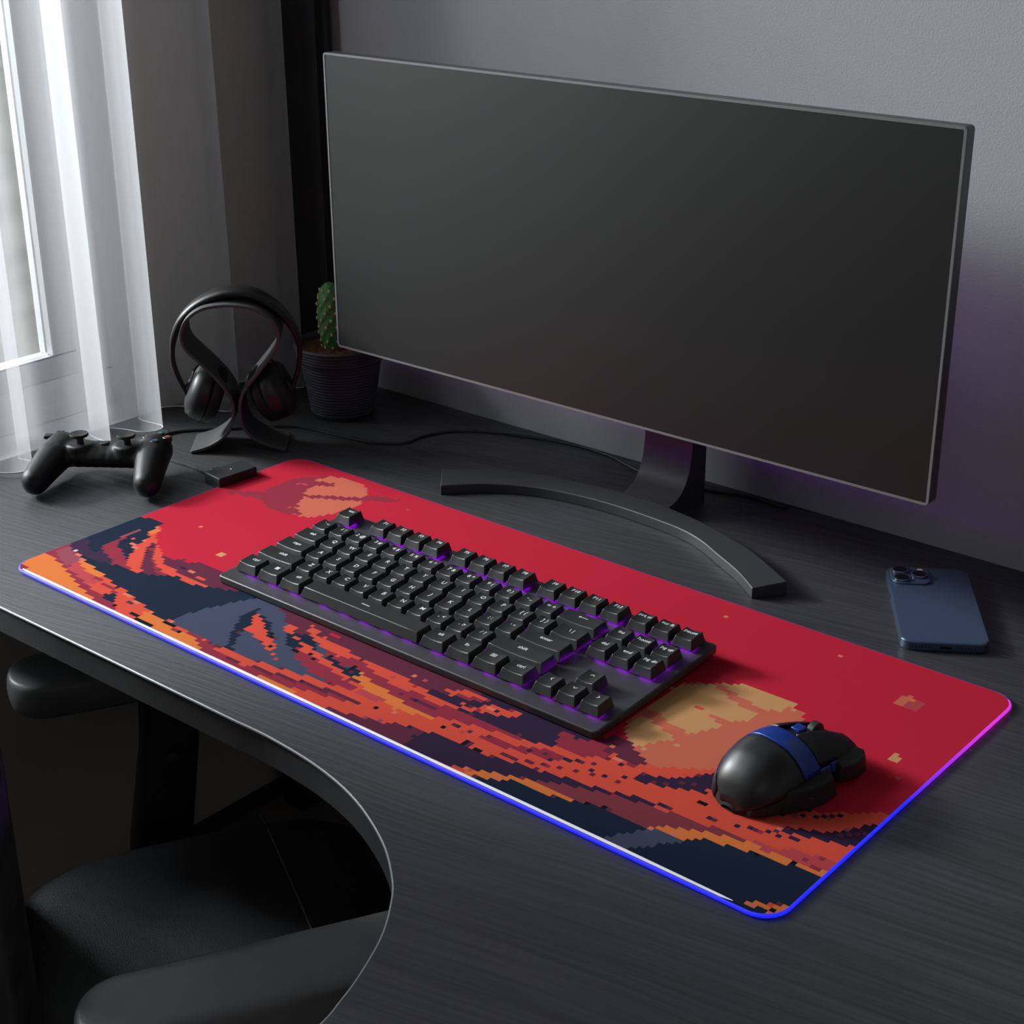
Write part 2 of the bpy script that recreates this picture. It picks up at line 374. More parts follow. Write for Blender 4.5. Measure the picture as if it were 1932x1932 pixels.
bo = catmull([Vector(p+(0,)) for p in ((.5685, .3970), (.5237, .4240), (.495, .4380), (.461, .4500), (.43, .4590), (.3905, .4655), (.350, .4675), (.3144, .4650), (.27, .4590), (.2359, .4500), (.19, .425), (.1600, .4010))], 4)
oa = [(p.x, p.y) for p in fo]+[(p.x, p.y) for p in bo]
n1_, n2_ = len(fo), len(bo)
ft = MB()
def fpt(t, s):
    i = t*(n1_-1); a = fo[min(int(i), n1_-1)].lerp(fo[min(int(i)+1, n1_-1)], i-int(i))
    q = (1-t)*(n2_-1); b = bo[min(int(q), n2_-1)].lerp(bo[min(int(q)+1, n2_-1)], q-int(q))
    return a.lerp(b, s)
vs = []; NT = 40
for i in range(NT+1):
    a, b = fpt(i/NT, 0), fpt(i/NT, 1)
    vs += [(a.x, a.y, DZ), (a.x, a.y, .0075), (b.x, b.y, .0105), (b.x, b.y, DZ)]
fs = []
for i in range(NT):
    for j in range(4): fs.append((i*4+j, i*4+(j+1) % 4, (i+1)*4+(j+1) % 4, (i+1)*4+j))
fs += [(0, 3, 2, 1), (NT*4, NT*4+1, NT*4+2, NT*4+3)]
M_foot = mat('stand_foot', (.030, .031, .033), .5, .5)
R2(ft.add(vs, fs), 'foot', M_foot, bevel=.0008)

# ------------------------------------------------------------------ desk mat with pixel-art print
# the print, row by row from the front edge: pairs of run length and palette number, a row per line
RUNS = [
 (2, 3, 7, 5, 10, 3, 5, 2, 7, 3, 8, 5, 7, 4, 9, 2, 11, 3, 4, 5, 25, 3, 5, 4, 25, 6, 8, 8, 5, 4, 3, 3, 30, 1, 6, 9, 27, 1, 2, 3),
 (4, 5, 25, 3, 8, 5, 7, 4, 6, 2, 16, 3, 18, 5, 1, 14, 10, 3, 9, 4, 21, 6, 12, 8, 3, 4, 2, 3, 1, 6, 29, 1, 5, 9, 23, 1, 1, 3, 1, 14, 2, 1, 1, 14, 1, 3),
 (25, 3, 10, 5, 1, 2, 5, 4, 3, 2, 20, 3, 9, 5, 4, 6, 2, 4, 14, 5, 16, 4, 16, 6, 14, 8, 1, 14, 1, 4, 4, 3, 28, 1, 5, 9, 23, 1, 3, 3, 1, 2, 1, 3),
 (21, 3, 9, 5, 4, 1, 10, 4, 10, 3, 2, 5, 1, 2, 5, 3, 6, 5, 12, 4, 6, 6, 10, 5, 16, 4, 1, 12, 12, 6, 17, 8, 3, 3, 2, 14, 26, 1, 6, 9, 24, 1, 1, 4, 2, 3),
 (18, 3, 6, 5, 5, 4, 4, 1, 10, 4, 7, 3, 4, 2, 4, 4, 5, 5, 1, 4, 1, 5, 1, 6, 1, 9, 2, 6, 17, 4, 6, 6, 9, 5, 14, 4, 1, 12, 1, 4, 7, 6, 20, 8, 4, 3, 26, 1, 6, 9, 24, 1, 1, 6, 1, 3),
 (15, 3, 5, 5, 2, 15, 8, 4, 2, 1, 4, 4, 2, 6, 6, 4, 1, 3, 5, 1, 1, 4, 1, 14, 17, 9, 3, 1, 7, 9, 1, 6, 12, 4, 1, 8, 7, 6, 5, 5, 13, 4, 7, 6, 22, 8, 10, 3, 1, 6, 17, 1, 5, 9, 26, 1),
 (12, 3, 4, 5, 7, 15, 6, 4, 2, 5, 6, 4, 2, 14, 2, 4, 10, 1, 18, 9, 1, 1, 15, 9, 1, 6, 12, 4, 10, 6, 13, 4, 1, 8, 3, 6, 24, 8, 1, 5, 11, 3, 14, 1, 6, 9, 25, 1),
 (9, 3, 2, 5, 12, 15, 1, 4, 5, 5, 3, 4, 3, 14, 1, 4, 15, 1, 17, 9, 2, 1, 21, 9, 20, 4, 1, 2, 14, 4, 26, 8, 11, 16, 1, 2, 12, 1, 6, 9, 24, 1),
 (5, 3, 3, 5, 2, 12, 1, 5, 9, 15, 3, 5, 5, 4, 1, 1, 3, 4, 19, 1, 16, 9, 2, 1, 12, 9, 1, 15, 14, 9, 1, 5, 1, 6, 1, 5, 16, 4, 1, 14, 17, 4, 1, 2, 1, 6, 1, 4, 2, 2, 2, 4, 1, 6, 13, 8, 12, 16, 1, 2, 1, 6, 8, 16, 1, 14, 6, 9, 23, 1),
 (5, 5, 5, 12, 5, 15, 6, 3, 4, 4, 26, 1, 15, 9, 2, 1, 11, 9, 1, 4, 10, 9, 13, 5, 1, 4, 6, 15, 4, 4, 1, 3, 18, 4, 1, 2, 1, 6, 10, 4, 11, 8, 21, 16, 3, 3, 1, 14, 2, 3, 23, 1),
 (3, 5, 7, 12, 2, 15, 9, 3, 30, 1, 14, 9, 3, 1, 8, 9, 2, 4, 9, 9, 16, 5, 1, 4, 7, 15, 8, 3, 7, 4, 1, 2, 14, 4, 4, 6, 4, 4, 1, 6, 1, 4, 8, 8, 19, 16, 6, 3, 22, 1),
 (1, 5, 9, 12, 6, 3, 36, 1, 13, 9, 1, 1, 1, 6, 6, 9, 1, 6, 2, 4, 1, 2, 1, 4, 6, 9, 14, 5, 1, 4, 1, 5, 4, 4, 19, 3, 7, 4, 1, 15, 15, 4, 2, 6, 7, 4, 7, 8, 18, 16, 5, 3, 21, 1),
 (1, 5, 8, 12, 2, 14, 41, 1, 12, 9, 3, 1, 3, 9, 7, 4, 6, 9, 11, 5, 5, 4, 3, 6, 12, 3, 9, 5, 4, 4, 1, 6, 1, 8, 2, 4, 1, 6, 2, 4, 7, 5, 8, 4, 1, 6, 1, 5, 10, 4, 4, 8, 1, 5, 16, 16, 7, 3, 17, 1),
 (1, 5, 4, 12, 1, 5, 2, 14, 44, 1, 11, 9, 3, 1, 9, 4, 6, 9, 2, 2, 4, 5, 1, 2, 1, 5, 7, 4, 3, 1, 10, 3, 17, 5, 9, 4, 1, 6, 9, 5, 7, 4, 1, 6, 12, 4, 5, 8, 14, 16, 9, 3, 1, 1, 1, 2, 11, 1),
 (1, 5, 2, 12, 1, 7, 1, 13, 10, 7, 37, 1, 11, 9, 3, 1, 6, 4, 1, 1, 1, 2, 1, 6, 3, 9, 3, 1, 1, 5, 3, 4, 1, 2, 6, 4, 5, 1, 1, 6, 2, 1, 3, 3, 8, 5, 1, 6, 2, 5, 1, 6, 1, 8, 5, 6, 9, 5, 12, 4, 2, 5, 1, 8, 4, 5, 1, 8, 5, 4, 1, 6, 12, 4, 5, 8, 3, 4, 11, 16, 13, 3, 6, 1),
 (1, 5, 16, 7, 1, 5, 35, 1, 9, 9, 4, 1, 5, 4, 1, 1, 1, 2, 4, 9, 5, 1, 6, 4, 1, 9, 4, 1, 2, 5, 1, 9, 1, 2, 2, 1, 1, 3, 35, 5, 9, 4, 3, 5, 1, 6, 3, 5, 7, 4, 1, 6, 14, 4, 2, 8, 1, 6, 8, 4, 1, 5, 6, 16, 3, 3, 2, 15, 4, 3, 1, 2, 5, 3),
 (16, 7, 7, 5, 3, 4, 27, 1, 8, 9, 4, 1, 4, 4, 2, 1, 5, 9, 4, 1, 4, 4, 1, 1, 3, 9, 1, 5, 1, 2, 6, 5, 1, 2, 9, 5, 6, 4, 4, 5, 5, 4, 20, 5, 5, 4, 5, 5, 2, 8, 4, 4, 1, 8, 2, 4, 1, 8, 2, 4, 1, 6, 28, 4, 11, 15, 2, 5, 1, 3),
 (6, 7, 3, 1, 4, 7, 7, 5, 6, 4, 3, 6, 25, 1, 7, 9, 3, 1, 4, 4, 2, 1, 5, 9, 2, 1, 2, 4, 5, 1, 3, 9, 3, 5, 1, 4, 10, 5, 23, 4, 3, 8, 1, 6, 11, 8, 1, 6, 4, 8, 9, 4, 1, 8, 1, 6, 27, 4, 1, 8, 1, 6, 13, 4, 4, 15, 1, 5, 4, 15),
 (4, 7, 5, 1, 1, 7, 9, 5, 5, 4, 7, 6, 23, 1, 7, 9, 2, 1, 3, 4, 3, 1, 4, 9, 3, 4, 7, 1, 1, 9, 9, 4, 5, 5, 7, 4, 1, 15, 5, 4, 1, 0, 3, 4, 9, 8, 3, 4, 20, 8, 9, 4, 1, 6, 6, 4, 1, 8, 23, 4, 1, 8, 10, 4, 8, 15),
 (3, 7, 5, 1, 9, 5, 1, 1, 5, 4, 5, 6, 4, 5, 22, 1, 7, 9, 2, 1, 1, 4, 2, 1, 6, 9, 3, 4, 3, 6, 3, 1, 14, 4, 1, 6, 13, 4, 6, 6, 8, 8, 1, 4, 1, 8, 1, 6, 1, 4, 1, 5, 1, 4, 18, 8, 7, 5, 11, 4, 3, 8, 21, 4, 1, 8, 1, 6, 1, 5, 10, 4, 1, 15, 1, 5, 2, 15),
 (1, 7, 6, 1, 8, 5, 2, 1, 5, 4, 4, 6, 2, 5, 1, 6, 5, 4, 2, 1, 5, 4, 14, 1, 6, 9, 1, 1, 10, 9, 3, 4, 4, 6, 12, 4, 28, 6, 1, 4, 7, 8, 5, 4, 14, 8, 9, 5, 10, 4, 3, 8, 1, 6, 2, 8, 7, 4, 2, 2, 12, 4, 1, 8, 1, 4, 1, 8, 11, 4),
 (7, 1, 6, 5, 3, 1, 5, 4, 4, 6, 1, 5, 18, 4, 11, 1, 6, 9, 1, 1, 8, 9, 7, 6, 3, 4, 2, 6, 1, 4, 25, 6, 1, 14, 2, 6, 1, 15, 5, 6, 3, 4, 4, 5, 3, 8, 1, 4, 2, 14, 1, 8, 3, 4, 12, 8, 11, 5, 1, 6, 2, 4, 1, 8, 4, 4, 1, 6, 4, 8, 1, 6, 2, 8, 20, 4, 1, 6, 2, 4, 2, 8, 8, 4),
 (7, 1, 3, 5, 6, 1, 4, 4, 3, 6, 1, 5, 8, 4, 14, 6, 10, 1, 13, 9, 8, 6, 3, 4, 39, 6, 4, 4, 3, 5, 2, 8, 7, 4, 10, 8, 12, 5, 1, 4, 2, 14, 1, 4, 2, 5, 5, 4, 7, 8, 18, 4, 1, 14, 2, 8, 10, 4),
 (7, 1, 2, 5, 6, 1, 4, 4, 3, 6, 4, 4, 12, 6, 3, 4, 8, 6, 7, 1, 12, 9, 8, 6, 1, 4, 5, 6, 3, 0, 35, 6, 6, 4, 1, 5, 5, 8, 1, 5, 2, 4, 10, 8, 3, 5, 1, 8, 6, 5, 2, 6, 1, 4, 5, 6, 7, 4, 2, 8, 1, 6, 5, 8, 16, 4, 1, 6, 4, 8, 7, 4),
 (7, 1, 1, 5, 5, 1, 2, 14, 3, 4, 1, 8, 2, 6, 4, 4, 6, 6, 2, 8, 1, 6, 2, 14, 15, 6, 6, 1, 8, 9, 59, 6, 27, 8, 4, 5, 9, 6, 7, 4, 3, 8, 1, 6, 2, 8, 19, 4, 6, 8, 4, 4),
 (7, 1, 1, 5, 3, 1, 2, 14, 4, 4, 3, 6, 3, 4, 27, 6, 4, 0, 11, 9, 58, 6, 27, 8, 2, 0, 3, 6, 1, 3, 7, 6, 4, 11, 5, 4, 7, 8, 19, 4, 7, 8, 1, 4),
 (6, 1, 1, 12, 1, 5, 5, 1, 3, 4, 1, 6, 2, 5, 3, 4, 5, 0, 22, 6, 5, 0, 11, 9, 56, 6, 26, 8, 5, 0, 9, 6, 7, 11, 5, 4, 8, 8, 10, 4, 1, 2, 8, 4, 6, 8),
 (6, 1, 1, 12, 2, 1, 1, 4, 3, 1, 3, 4, 1, 8, 1, 6, 2, 4, 8, 0, 1, 6, 2, 0, 16, 6, 7, 0, 10, 9, 55, 6, 2, 0, 23, 8, 9, 0, 6, 6, 11, 11, 3, 4, 1, 6, 8, 8, 7, 4, 1, 0, 3, 4, 1, 12, 7, 4, 1, 8, 1, 6, 3, 8),
 (6, 1, 1, 12, 5, 1, 1, 14, 2, 4, 2, 6, 1, 4, 14, 0, 9, 6, 13, 0, 7, 9, 3, 0, 50, 6, 10, 0, 17, 8, 12, 0, 5, 6, 1, 10, 1, 11, 1, 10, 10, 11, 3, 4, 9, 8, 1, 0, 4, 4, 3, 0, 3, 4, 1, 8, 7, 4, 1, 8, 1, 6, 2, 8),
 (6, 1, 1, 12, 5, 1, 4, 4, 38, 0, 3, 9, 6, 0, 46, 6, 18, 0, 11, 8, 18, 0, 4, 10, 13, 11, 2, 4, 8, 8, 3, 0, 1, 4, 5, 0, 4, 4, 1, 8, 5, 4, 1, 12, 1, 8, 1, 6, 1, 8),
 (6, 1, 1, 12, 5, 1, 3, 4, 48, 0, 10, 6, 5, 0, 27, 6, 25, 0, 5, 8, 20, 0, 5, 10, 14, 11, 2, 4, 7, 8, 10, 0, 1, 4, 1, 8, 2, 4, 1, 8, 1, 12, 4, 4, 2, 8, 1, 6),
 (6, 1, 1, 12, 3, 1, 3, 4, 50, 0, 3, 6, 13, 0, 21, 6, 54, 0, 7, 10, 14, 11, 3, 0, 5, 8, 14, 0, 1, 4, 1, 8, 5, 4, 2, 8),
 (9, 1, 2, 3, 1, 4, 68, 0, 15, 6, 58, 0, 1, 11, 7, 10, 15, 11, 5, 0, 2, 8, 15, 0, 1, 4, 1, 2, 4, 4, 2, 8),
 (9, 1, 2, 3, 70, 0, 10, 6, 62, 0, 9, 10, 2, 11, 1, 10, 12, 11, 22, 0, 6, 4, 1, 8),
 (9, 1, 2, 3, 21, 0, 2, 10, 48, 0, 4, 6, 66, 0, 1, 11, 10, 10, 14, 11, 24, 0, 5, 4),
 (8, 1, 1, 14, 1, 4, 22, 0, 2, 10, 118, 0, 1, 11, 9, 10, 16, 11, 24, 0, 4, 4),
 (8, 1, 144, 0, 1, 11, 6, 10, 20, 11, 24, 0, 3, 4),
 (2, 0, 6, 1, 144, 0, 1, 11, 3, 10, 24, 11, 24, 0, 2, 4),
 (152, 0, 11, 11, 1, 10, 16, 11, 26, 0),
 (152, 0, 6, 11, 7, 10, 16, 11, 25, 0),
 (152, 0, 4, 11, 9, 10, 16, 11, 25, 0),
 (152, 0, 14, 10, 15, 11, 25, 0),
 (16, 0, 1, 14, 135, 0, 14, 10, 15, 11, 25, 0),
 (152, 0, 15, 10, 14, 11, 25, 0),
 (152, 0, 15, 10, 14, 11, 25, 0),
 (152, 0, 13, 10, 16, 11, 25, 0),
 (152, 0, 11, 10, 18, 11, 25, 0),
 (152, 0, 7, 10, 2, 4, 7, 10, 13, 11, 25, 0),
 (152, 0, 17, 10, 12, 11, 25, 0),
 (152, 0, 18, 10, 11, 11, 20, 0, 1, 17, 4, 0),
 (151, 0, 19, 10, 11, 11, 25, 0),
 (152, 0, 18, 10, 10, 11, 26, 0),
 (152, 0, 18, 10, 10, 11, 26, 0),
 (152, 0, 1, 11, 12, 10, 14, 11, 27, 0),
 (153, 0, 1, 11, 8, 10, 17, 11, 18, 0, 2, 10, 7, 0),
 (154, 0, 1, 11, 6, 10, 6, 11, 4, 10, 7, 11, 19, 0, 2, 10, 7, 0),
 (156, 0, 2, 10, 5, 11, 10, 10, 5, 11, 19, 0, 1, 10, 8, 0),
 (157, 0, 3, 11, 13, 10, 4, 11, 29, 0),
 (158, 0, 15, 10, 1, 11, 1, 10, 2, 11, 29, 0),
 (160, 0, 14, 10, 32, 0),
 (161, 0, 13, 10, 32, 0),
 (4, 0, 3, 5, 12, 0, 9, 5, 178, 0),
 (5, 0, 6, 5, 6, 0, 11, 5, 1, 15, 1, 0, 1, 11, 175, 0),
 (6, 0, 24, 5, 3, 11, 173, 0),
 (8, 0, 16, 5, 1, 15, 3, 5, 6, 11, 172, 0),
 (9, 0, 16, 5, 1, 15, 8, 11, 172, 0),
 (10, 0, 16, 5, 9, 11, 171, 0),
 (12, 0, 12, 5, 11, 11, 171, 0),
 (11, 0, 13, 5, 12, 11, 170, 0),
 (11, 0, 12, 5, 13, 11, 170, 0),
 (11, 0, 12, 5, 13, 11, 170, 0),
 (11, 0, 11, 5, 14, 11, 170, 0),
 (11, 0, 14, 5, 12, 11, 169, 0),
 (11, 0, 9, 5, 3, 11, 3, 5, 11, 11, 151, 0, 2, 11, 3, 17, 13, 0),
 (11, 0, 9, 5, 4, 11, 4, 5, 9, 11, 151, 0, 2, 11, 3, 17, 13, 0),
 (11, 0, 8, 5, 7, 11, 4, 5, 7, 11, 151, 0, 2, 11, 3, 17, 13, 0),
 (11, 0, 3, 5, 1, 15, 4, 5, 8, 11, 5, 5, 5, 11, 151, 0, 2, 11, 1, 3, 2, 17, 13, 0),
 (11, 0, 4, 5, 2, 15, 2, 5, 10, 11, 4, 5, 4, 11, 152, 0, 1, 11, 16, 0),
 (11, 0, 8, 5, 12, 11, 4, 5, 1, 11, 170, 0),
 (12, 0, 8, 5, 12, 11, 4, 5, 170, 0),
 (12, 0, 10, 5, 12, 11, 3, 5, 169, 0),
 (13, 0, 3, 5, 2, 11, 5, 5, 11, 11, 5, 5, 167, 0),
 (14, 0, 2, 5, 5, 11, 1, 5, 12, 11, 1, 0, 6, 5, 7, 0, 1, 15, 157, 0),
 (15, 0, 2, 5, 16, 11, 3, 0, 6, 5, 100, 0, 1, 14, 27, 0, 1, 14, 35, 0),
 (16, 0, 1, 5, 15, 11, 6, 0, 5, 5, 163, 0),
 (17, 0, 14, 11, 11, 0, 1, 5, 163, 0),
 (20, 0, 9, 11, 177, 0),
 (206, 0),
 (206, 0),
 (206, 0),
]
KEYS = 'RNKOCMDUPSYLAWTBQV'
PAL = dict(R=(205, 40, 63), N=(30, 42, 64), K=(22, 24, 32), O=(236, 128, 66), C=(230, 86, 68), M=(156, 52, 72), D=(106, 46, 68), U=(64, 44, 72), P=(55, 38, 66), S=(74, 80, 104), Y=(214, 158, 108), L=(216, 112, 90), A=(158, 78, 94), W=(240, 196, 198), T=(234, 124, 104), B=(200, 76, 84), Q=(138, 60, 72), V=(190, 78, 82))
NX, NY, MW, MD = 206, 90, .800, .350
rows = [''.join(KEYS[r[i+1]]*r[i] for i in range(0, len(r), 2)) for r in RUNS]
mt = tag(empty('desk_mat', (.4, .175, DZ)), 'large red desk mat with pixel-art desert and planets, glowing blue edge', 'desk mat')
M_print = bpy.data.materials.new('printed_cloth'); M_print.use_nodes = True; nt = M_print.node_tree; b = nt.nodes['Principled BSDF']
at = nt.nodes.new('ShaderNodeAttribute'); at.attribute_name = 'print'; nt.links.new(at.outputs['Color'], b.inputs['Base Color']); b.inputs['Roughness'].default_value = .9; b.inputs['Specular IOR Level'].default_value = .05
tc = nt.nodes.new('ShaderNodeTexCoord'); nz = nt.nodes.new('ShaderNodeTexNoise'); nz.inputs['Scale'].default_value = 1500; nt.links.new(tc.outputs['Object'], nz.inputs[0])
bp = nt.nodes.new('ShaderNodeBump'); bp.inputs['Strength'].default_value = .1; bp.inputs['Distance'].default_value = .0005; nt.links.new(nz.outputs['Fac'], bp.inputs['Height']); nt.links.new(bp.outputs['Normal'], b.inputs['Normal'])
RC = .019
def clampr(x, y):
    # pull grid points onto the rounded-corner outline
    cx = min(max(x, RC), MW-RC); cy = min(max(y, RC), MD-RC)
    dx, dy = x-cx, y-cy
    if dx and dy:
        r = math.hypot(dx, dy)
        if r > RC: return cx+dx/r*RC, cy+dy/r*RC
    return x, y
vs = []
for j in range(NY+1):
    for i in range(NX+1):
        x, y = clampr(i*MW/NX, j*MD/NY); vs.append((x, y, 0))
fs = [(j*(NX+1)+i, j*(NX+1)+i+1, (j+1)*(NX+1)+i+1, (j+1)*(NX+1)+i) for j in range(NY) for i in range(NX)]
me = bpy.data.meshes.new('printed_top'); me.from_pydata(vs, [], fs)
ca = me.color_attributes.new('print', 'FLOAT_COLOR', 'CORNER')
lin = {k: tuple(c*.82 for c in srgb(*v)[:3])+(1,) for k, v in PAL.items()}
vals = []
for j in range(NY):
    for i in range(NX): vals += list(lin[rows[j][i]])*4
ca.data.foreach_set('color', vals)
me.materials.append(M_print); o = bpy.data.objects.new('printed_top', me); col.objects.link(o); rel(o, mt)
rel(MB().prism(rrect(.0004, MW-.0004, .0004, MD-.0004, RC, 8), DZ, -.0001).build('rubber_base', M_matte), mt)
M_led = bpy.data.materials.new('edge_led'); M_led.use_nodes = True; nt = M_led.node_tree; b = nt.nodes['Principled BSDF']; N = nt.nodes.new; L = nt.links.new
b.inputs['Base Color'].default_value = (.05, .05, .2, 1)
tc = N('ShaderNodeTexCoord'); vd = N('ShaderNodeVectorMath'); vd.operation = 'DISTANCE'; vd.inputs[1].default_value = (MW, MD-.03, 0); L(tc.outputs['Object'], vd.inputs[0])
cr = N('ShaderNodeValToRGB'); e = cr.color_ramp.elements; e[0].position = .02; e[0].color = (.75, .03, .72, 1); e[1].position = .15; e[1].color = (.012, .016, .92, 1)
e = cr.color_ramp.elements.new(.6); e.color = (.012, .016, .92, 1); e = cr.color_ramp.elements.new(.9); e.color = (.05, .05, .60, 1)
L(vd.outputs['Value'], cr.inputs[0]); L(cr.outputs[0], b.inputs['Emission Color']); b.inputs['Emission Strength'].default_value = 1.0
loop = rrect(-.0004, MW+.0004, -.0004, MD+.0004, RC, 8)      # four arcs of nine points: near right, far right, far left, near left
M_led2 = mat('edge_led_dim', (.05, .05, .2), .4, emit=(.06, .05, .42, 1), estr=.8)
rel(MB().tube([(x, y, -.0013) for x, y in loop[27:]+loop[:14]], .0014, 8).build('light_strip', M_led, smooth=True), mt)
rel(MB().tube([(x, y, -.0013) for x, y in loop[13:28]], .0011, 8).build('light_strip', M_led2, smooth=True), mt)
M_reflect = mat('painted_reflection', (.6, .6, .65), .5, emit=(.80, .78, .85, 1), estr=.42)  # white reflection along the front edge, painted as a faintly glowing tube
M_stitch = mat('black_rubber', (.01, .01, .014), .6)
rel(MB().tube([(RC*.75, .0020, .0002)]+[(.02+i*.0745, .0016, .0003) for i in range(10)]+[(MW-.038, .0014, .0002), (MW-.030, .0022, .0)], [.0009]+[.0014]*10+[.0011, .0003], 8, flat=.5).build('front_reflection', M_reflect, smooth=True), mt)
# control box and its cable
rel(MB().prism([(-.0245, .2440), (.0035, .2405), (.0075, .2870), (-.0205, .2905)], DZ, .0095).build('control_box', M_matte, bevel=.0012), mt)
rel(MB().lathe([(.0008, 0), (.0008, .0004)], 12, (-.0085, .266, .0095)).build('indicator_dot', mat('dot_white', (.5, .5, .5), emit=(1, 1, 1, 1), estr=.25)), mt)
rel(MB().prism([(-.0345, .2590), (-.0240, .2575), (-.0230, .2690), (-.0335, .2705)], DZ, .0055).build('cable_plug', M_matte, bevel=.001), mt)
cab = catmull([Vector(p+(DZ+.0016,)) for p in [(-0.0398, 0.2606), (-0.0686, 0.2620), (-0.0914, 0.2608), (-0.1111, 0.2625), (-0.1322, 0.2694), (-0.1506, 0.2832), (-0.1636, 0.3000), (-0.1591, 0.3251), (-0.1256, 0.3611), (-0.0817, 0.4079), (-0.0514, 0.4196), (-0.0142, 0.4241), (0.0267, 0.4323), (0.0556, 0.4518), (0.0578, 0.4829), (0.0752, 0.5164), (0.1157, 0.5409), (0.1890, 0.5628), (0.2454, 0.5641), (0.3020, 0.5481), (0.3650, 0.5450), (0.4200, 0.5600), (0.4700, 0.5610)]], 6)
rel(MB().tube([tuple(p) for p in cab], .0015, 8).build('usb_cable', M_black, smooth=True), mt)

# ------------------------------------------------------------------ headphone stand
hsx, hsy = -.0996, .2872
hrz = math.atan2(.6797, .7335)
hs = tag(empty('headphone_stand', (hsx, hsy, DZ), hrz), 'dark grey bent ribbon stand holding up the headphones', 'headphone stand')
prof = [(0, -.0015), (.0211, .005), (.038, .0163), (.0446, .027), (.0485, .0424), (.0478, .0547), (.0407, .0701), (.0277, .087), (.0133, .1023), (.0035, .1140), (.0005, .1259), (.0035, .1381), (.0116, .1482), (.0263, .1563), (.0503, .1591), (.0753, .1554), (.0915, .1461), (.0995, .1345), (.1005, .1228), (.0948, .108), (.0776, .0859), (.0651, .0711), (.0580, .059), (.0553, .0422), (.0576, .0267), (.0668, .0138), (.0836, .0045), (.1013, -.0015)]
pc = catmull([Vector((a, 0, b-DZ*0)) for a, b in prof], 4)
rb = MB(); vs = []
for i, p in enumerate(pc):
    t = pc[min(i+1, len(pc)-1)]-pc[max(i-1, 0)]; t.normalize(); nrm = Vector((-t.z, 0, t.x))*.0016
    q = Vector((p.x, 0, p.z-DZ))
    for y, s_ in ((0, -1), (.054, -1), (.054, 1), (0, 1)):
        v = q+nrm*s_; vs.append((v.x, y, max(v.z, .0002)))
fs = []
for i in range(len(pc)-1):
    for j in range(4): fs.append((i*4+j, i*4+(j+1) % 4, (i+1)*4+(j+1) % 4, (i+1)*4+j))
e_ = (len(pc)-1)*4; fs += [(3, 2, 1, 0), (e_, e_+1, e_+2, e_+3)]
M_stand = mat('ribbon_metal', (.065, .064, .067), .5, .5)
rb.add(vs, fs).build('ribbon', M_stand, parent=hs, smooth=True, bevel=.0006)
# ------------------------------------------------------------------ headphones
hp = tag(empty('headphones', (hsx, hsy, DZ), hrz), 'black over-ear headphones hung on the ribbon stand', 'headphones')
M_hp = mat('headphone_shell', (.008, .008, .009), .44, .5); M_pad = mat('cushion', (.008, .008, .008), .6, .3, bump=.2, bscale=700)
band = catmull([Vector((a, 0, b)) for a, b in ((-.0020, .058), (-.0105, .078), (-.0145, .098), (-.0110, .121), (-.0010, .141), (.0160, .157), (.0363, .1668), (.0550, .1700), (.0752, .1668), (.0950, .155), (.1095, .139), (.1180, .1205), (.1200, .102), (.1165, .082), (.1080, .060))], 5)
bb = MB(); vs = []; m = len(band); NR = 10
for i, p in enumerate(band):
    t = band[min(i+1, m-1)]-band[max(i-1, 0)]; t.normalize(); nr = Vector((-t.z, 0, t.x))
    f = math.sin(PI*min(1, max(0, (i/(m-1)-.18)/.64)))**.6 if .18 < i/(m-1) < .82 else 0
    wy = .0045+.0115*f; th = .0026+.0026*f
    for k in range(NR):
        a = 2*PI*k/NR; c_, s_ = math.cos(a), math.sin(a)
        u = abs(c_)**.6*math.copysign(1, c_)*wy; v = abs(s_)**.8*math.copysign(1, s_)*th
        q = p+nr*v; vs.append((q.x, .027+u, q.z+.0005))
fs = [(i*NR+k, i*NR+(k+1) % NR, (i+1)*NR+(k+1) % NR, (i+1)*NR+k) for i in range(m-1) for k in range(NR)]
fs += [tuple(range(NR-1, -1, -1)), tuple((m-1)*NR+k for k in range(NR))]
bb.add(vs, fs).build('headband', M_hp, parent=hp, smooth='all')
for sgn, cx_, cz_ in ((1, .0180, .0600), (-1, .0885, .0600)):
    rot = Matrix.Translation((cx_, .028, cz_)) @ Matrix.Rotation(math.radians(8*sgn), 4, 'Z') @ Matrix.Rotation(math.radians(22)*sgn, 4, 'Y') @ Matrix.Diagonal((sgn*.86, 1, 1, 1))
    MB().lathe([(.010, -.0225), (.020, -.0215), (.0275, -.018), (.0310, -.011), (.0318, -.003), (.0318, .001), (.030, .0016)], 36, axis='x').xf(rot).build('ear_cup', M_hp, parent=hp, smooth='all')
    MB().lathe([(.0285, .0012), (.0308, .0035), (.0318, .008), (.0310, .0135), (.027, .0175), (.021, .0175), (.018, .013), (.017, .008)], 36, axis='x').xf(rot).build('ear_cushion', M_pad, parent=hp, smooth='all')
    yk = MB().tube([tuple(rot @ Vector((-.020, 0, .004))), tuple(rot @ Vector((-.020, 0, .018))), tuple(rot @ Vector((-.012, 0, .0335))), tuple(Vector((-.0020 if sgn > 0 else .1080, .027, .063)))], [.0035, .004, .004, .0045], 8)
    yk.build('yoke', M_hp, parent=hp, smooth=True)

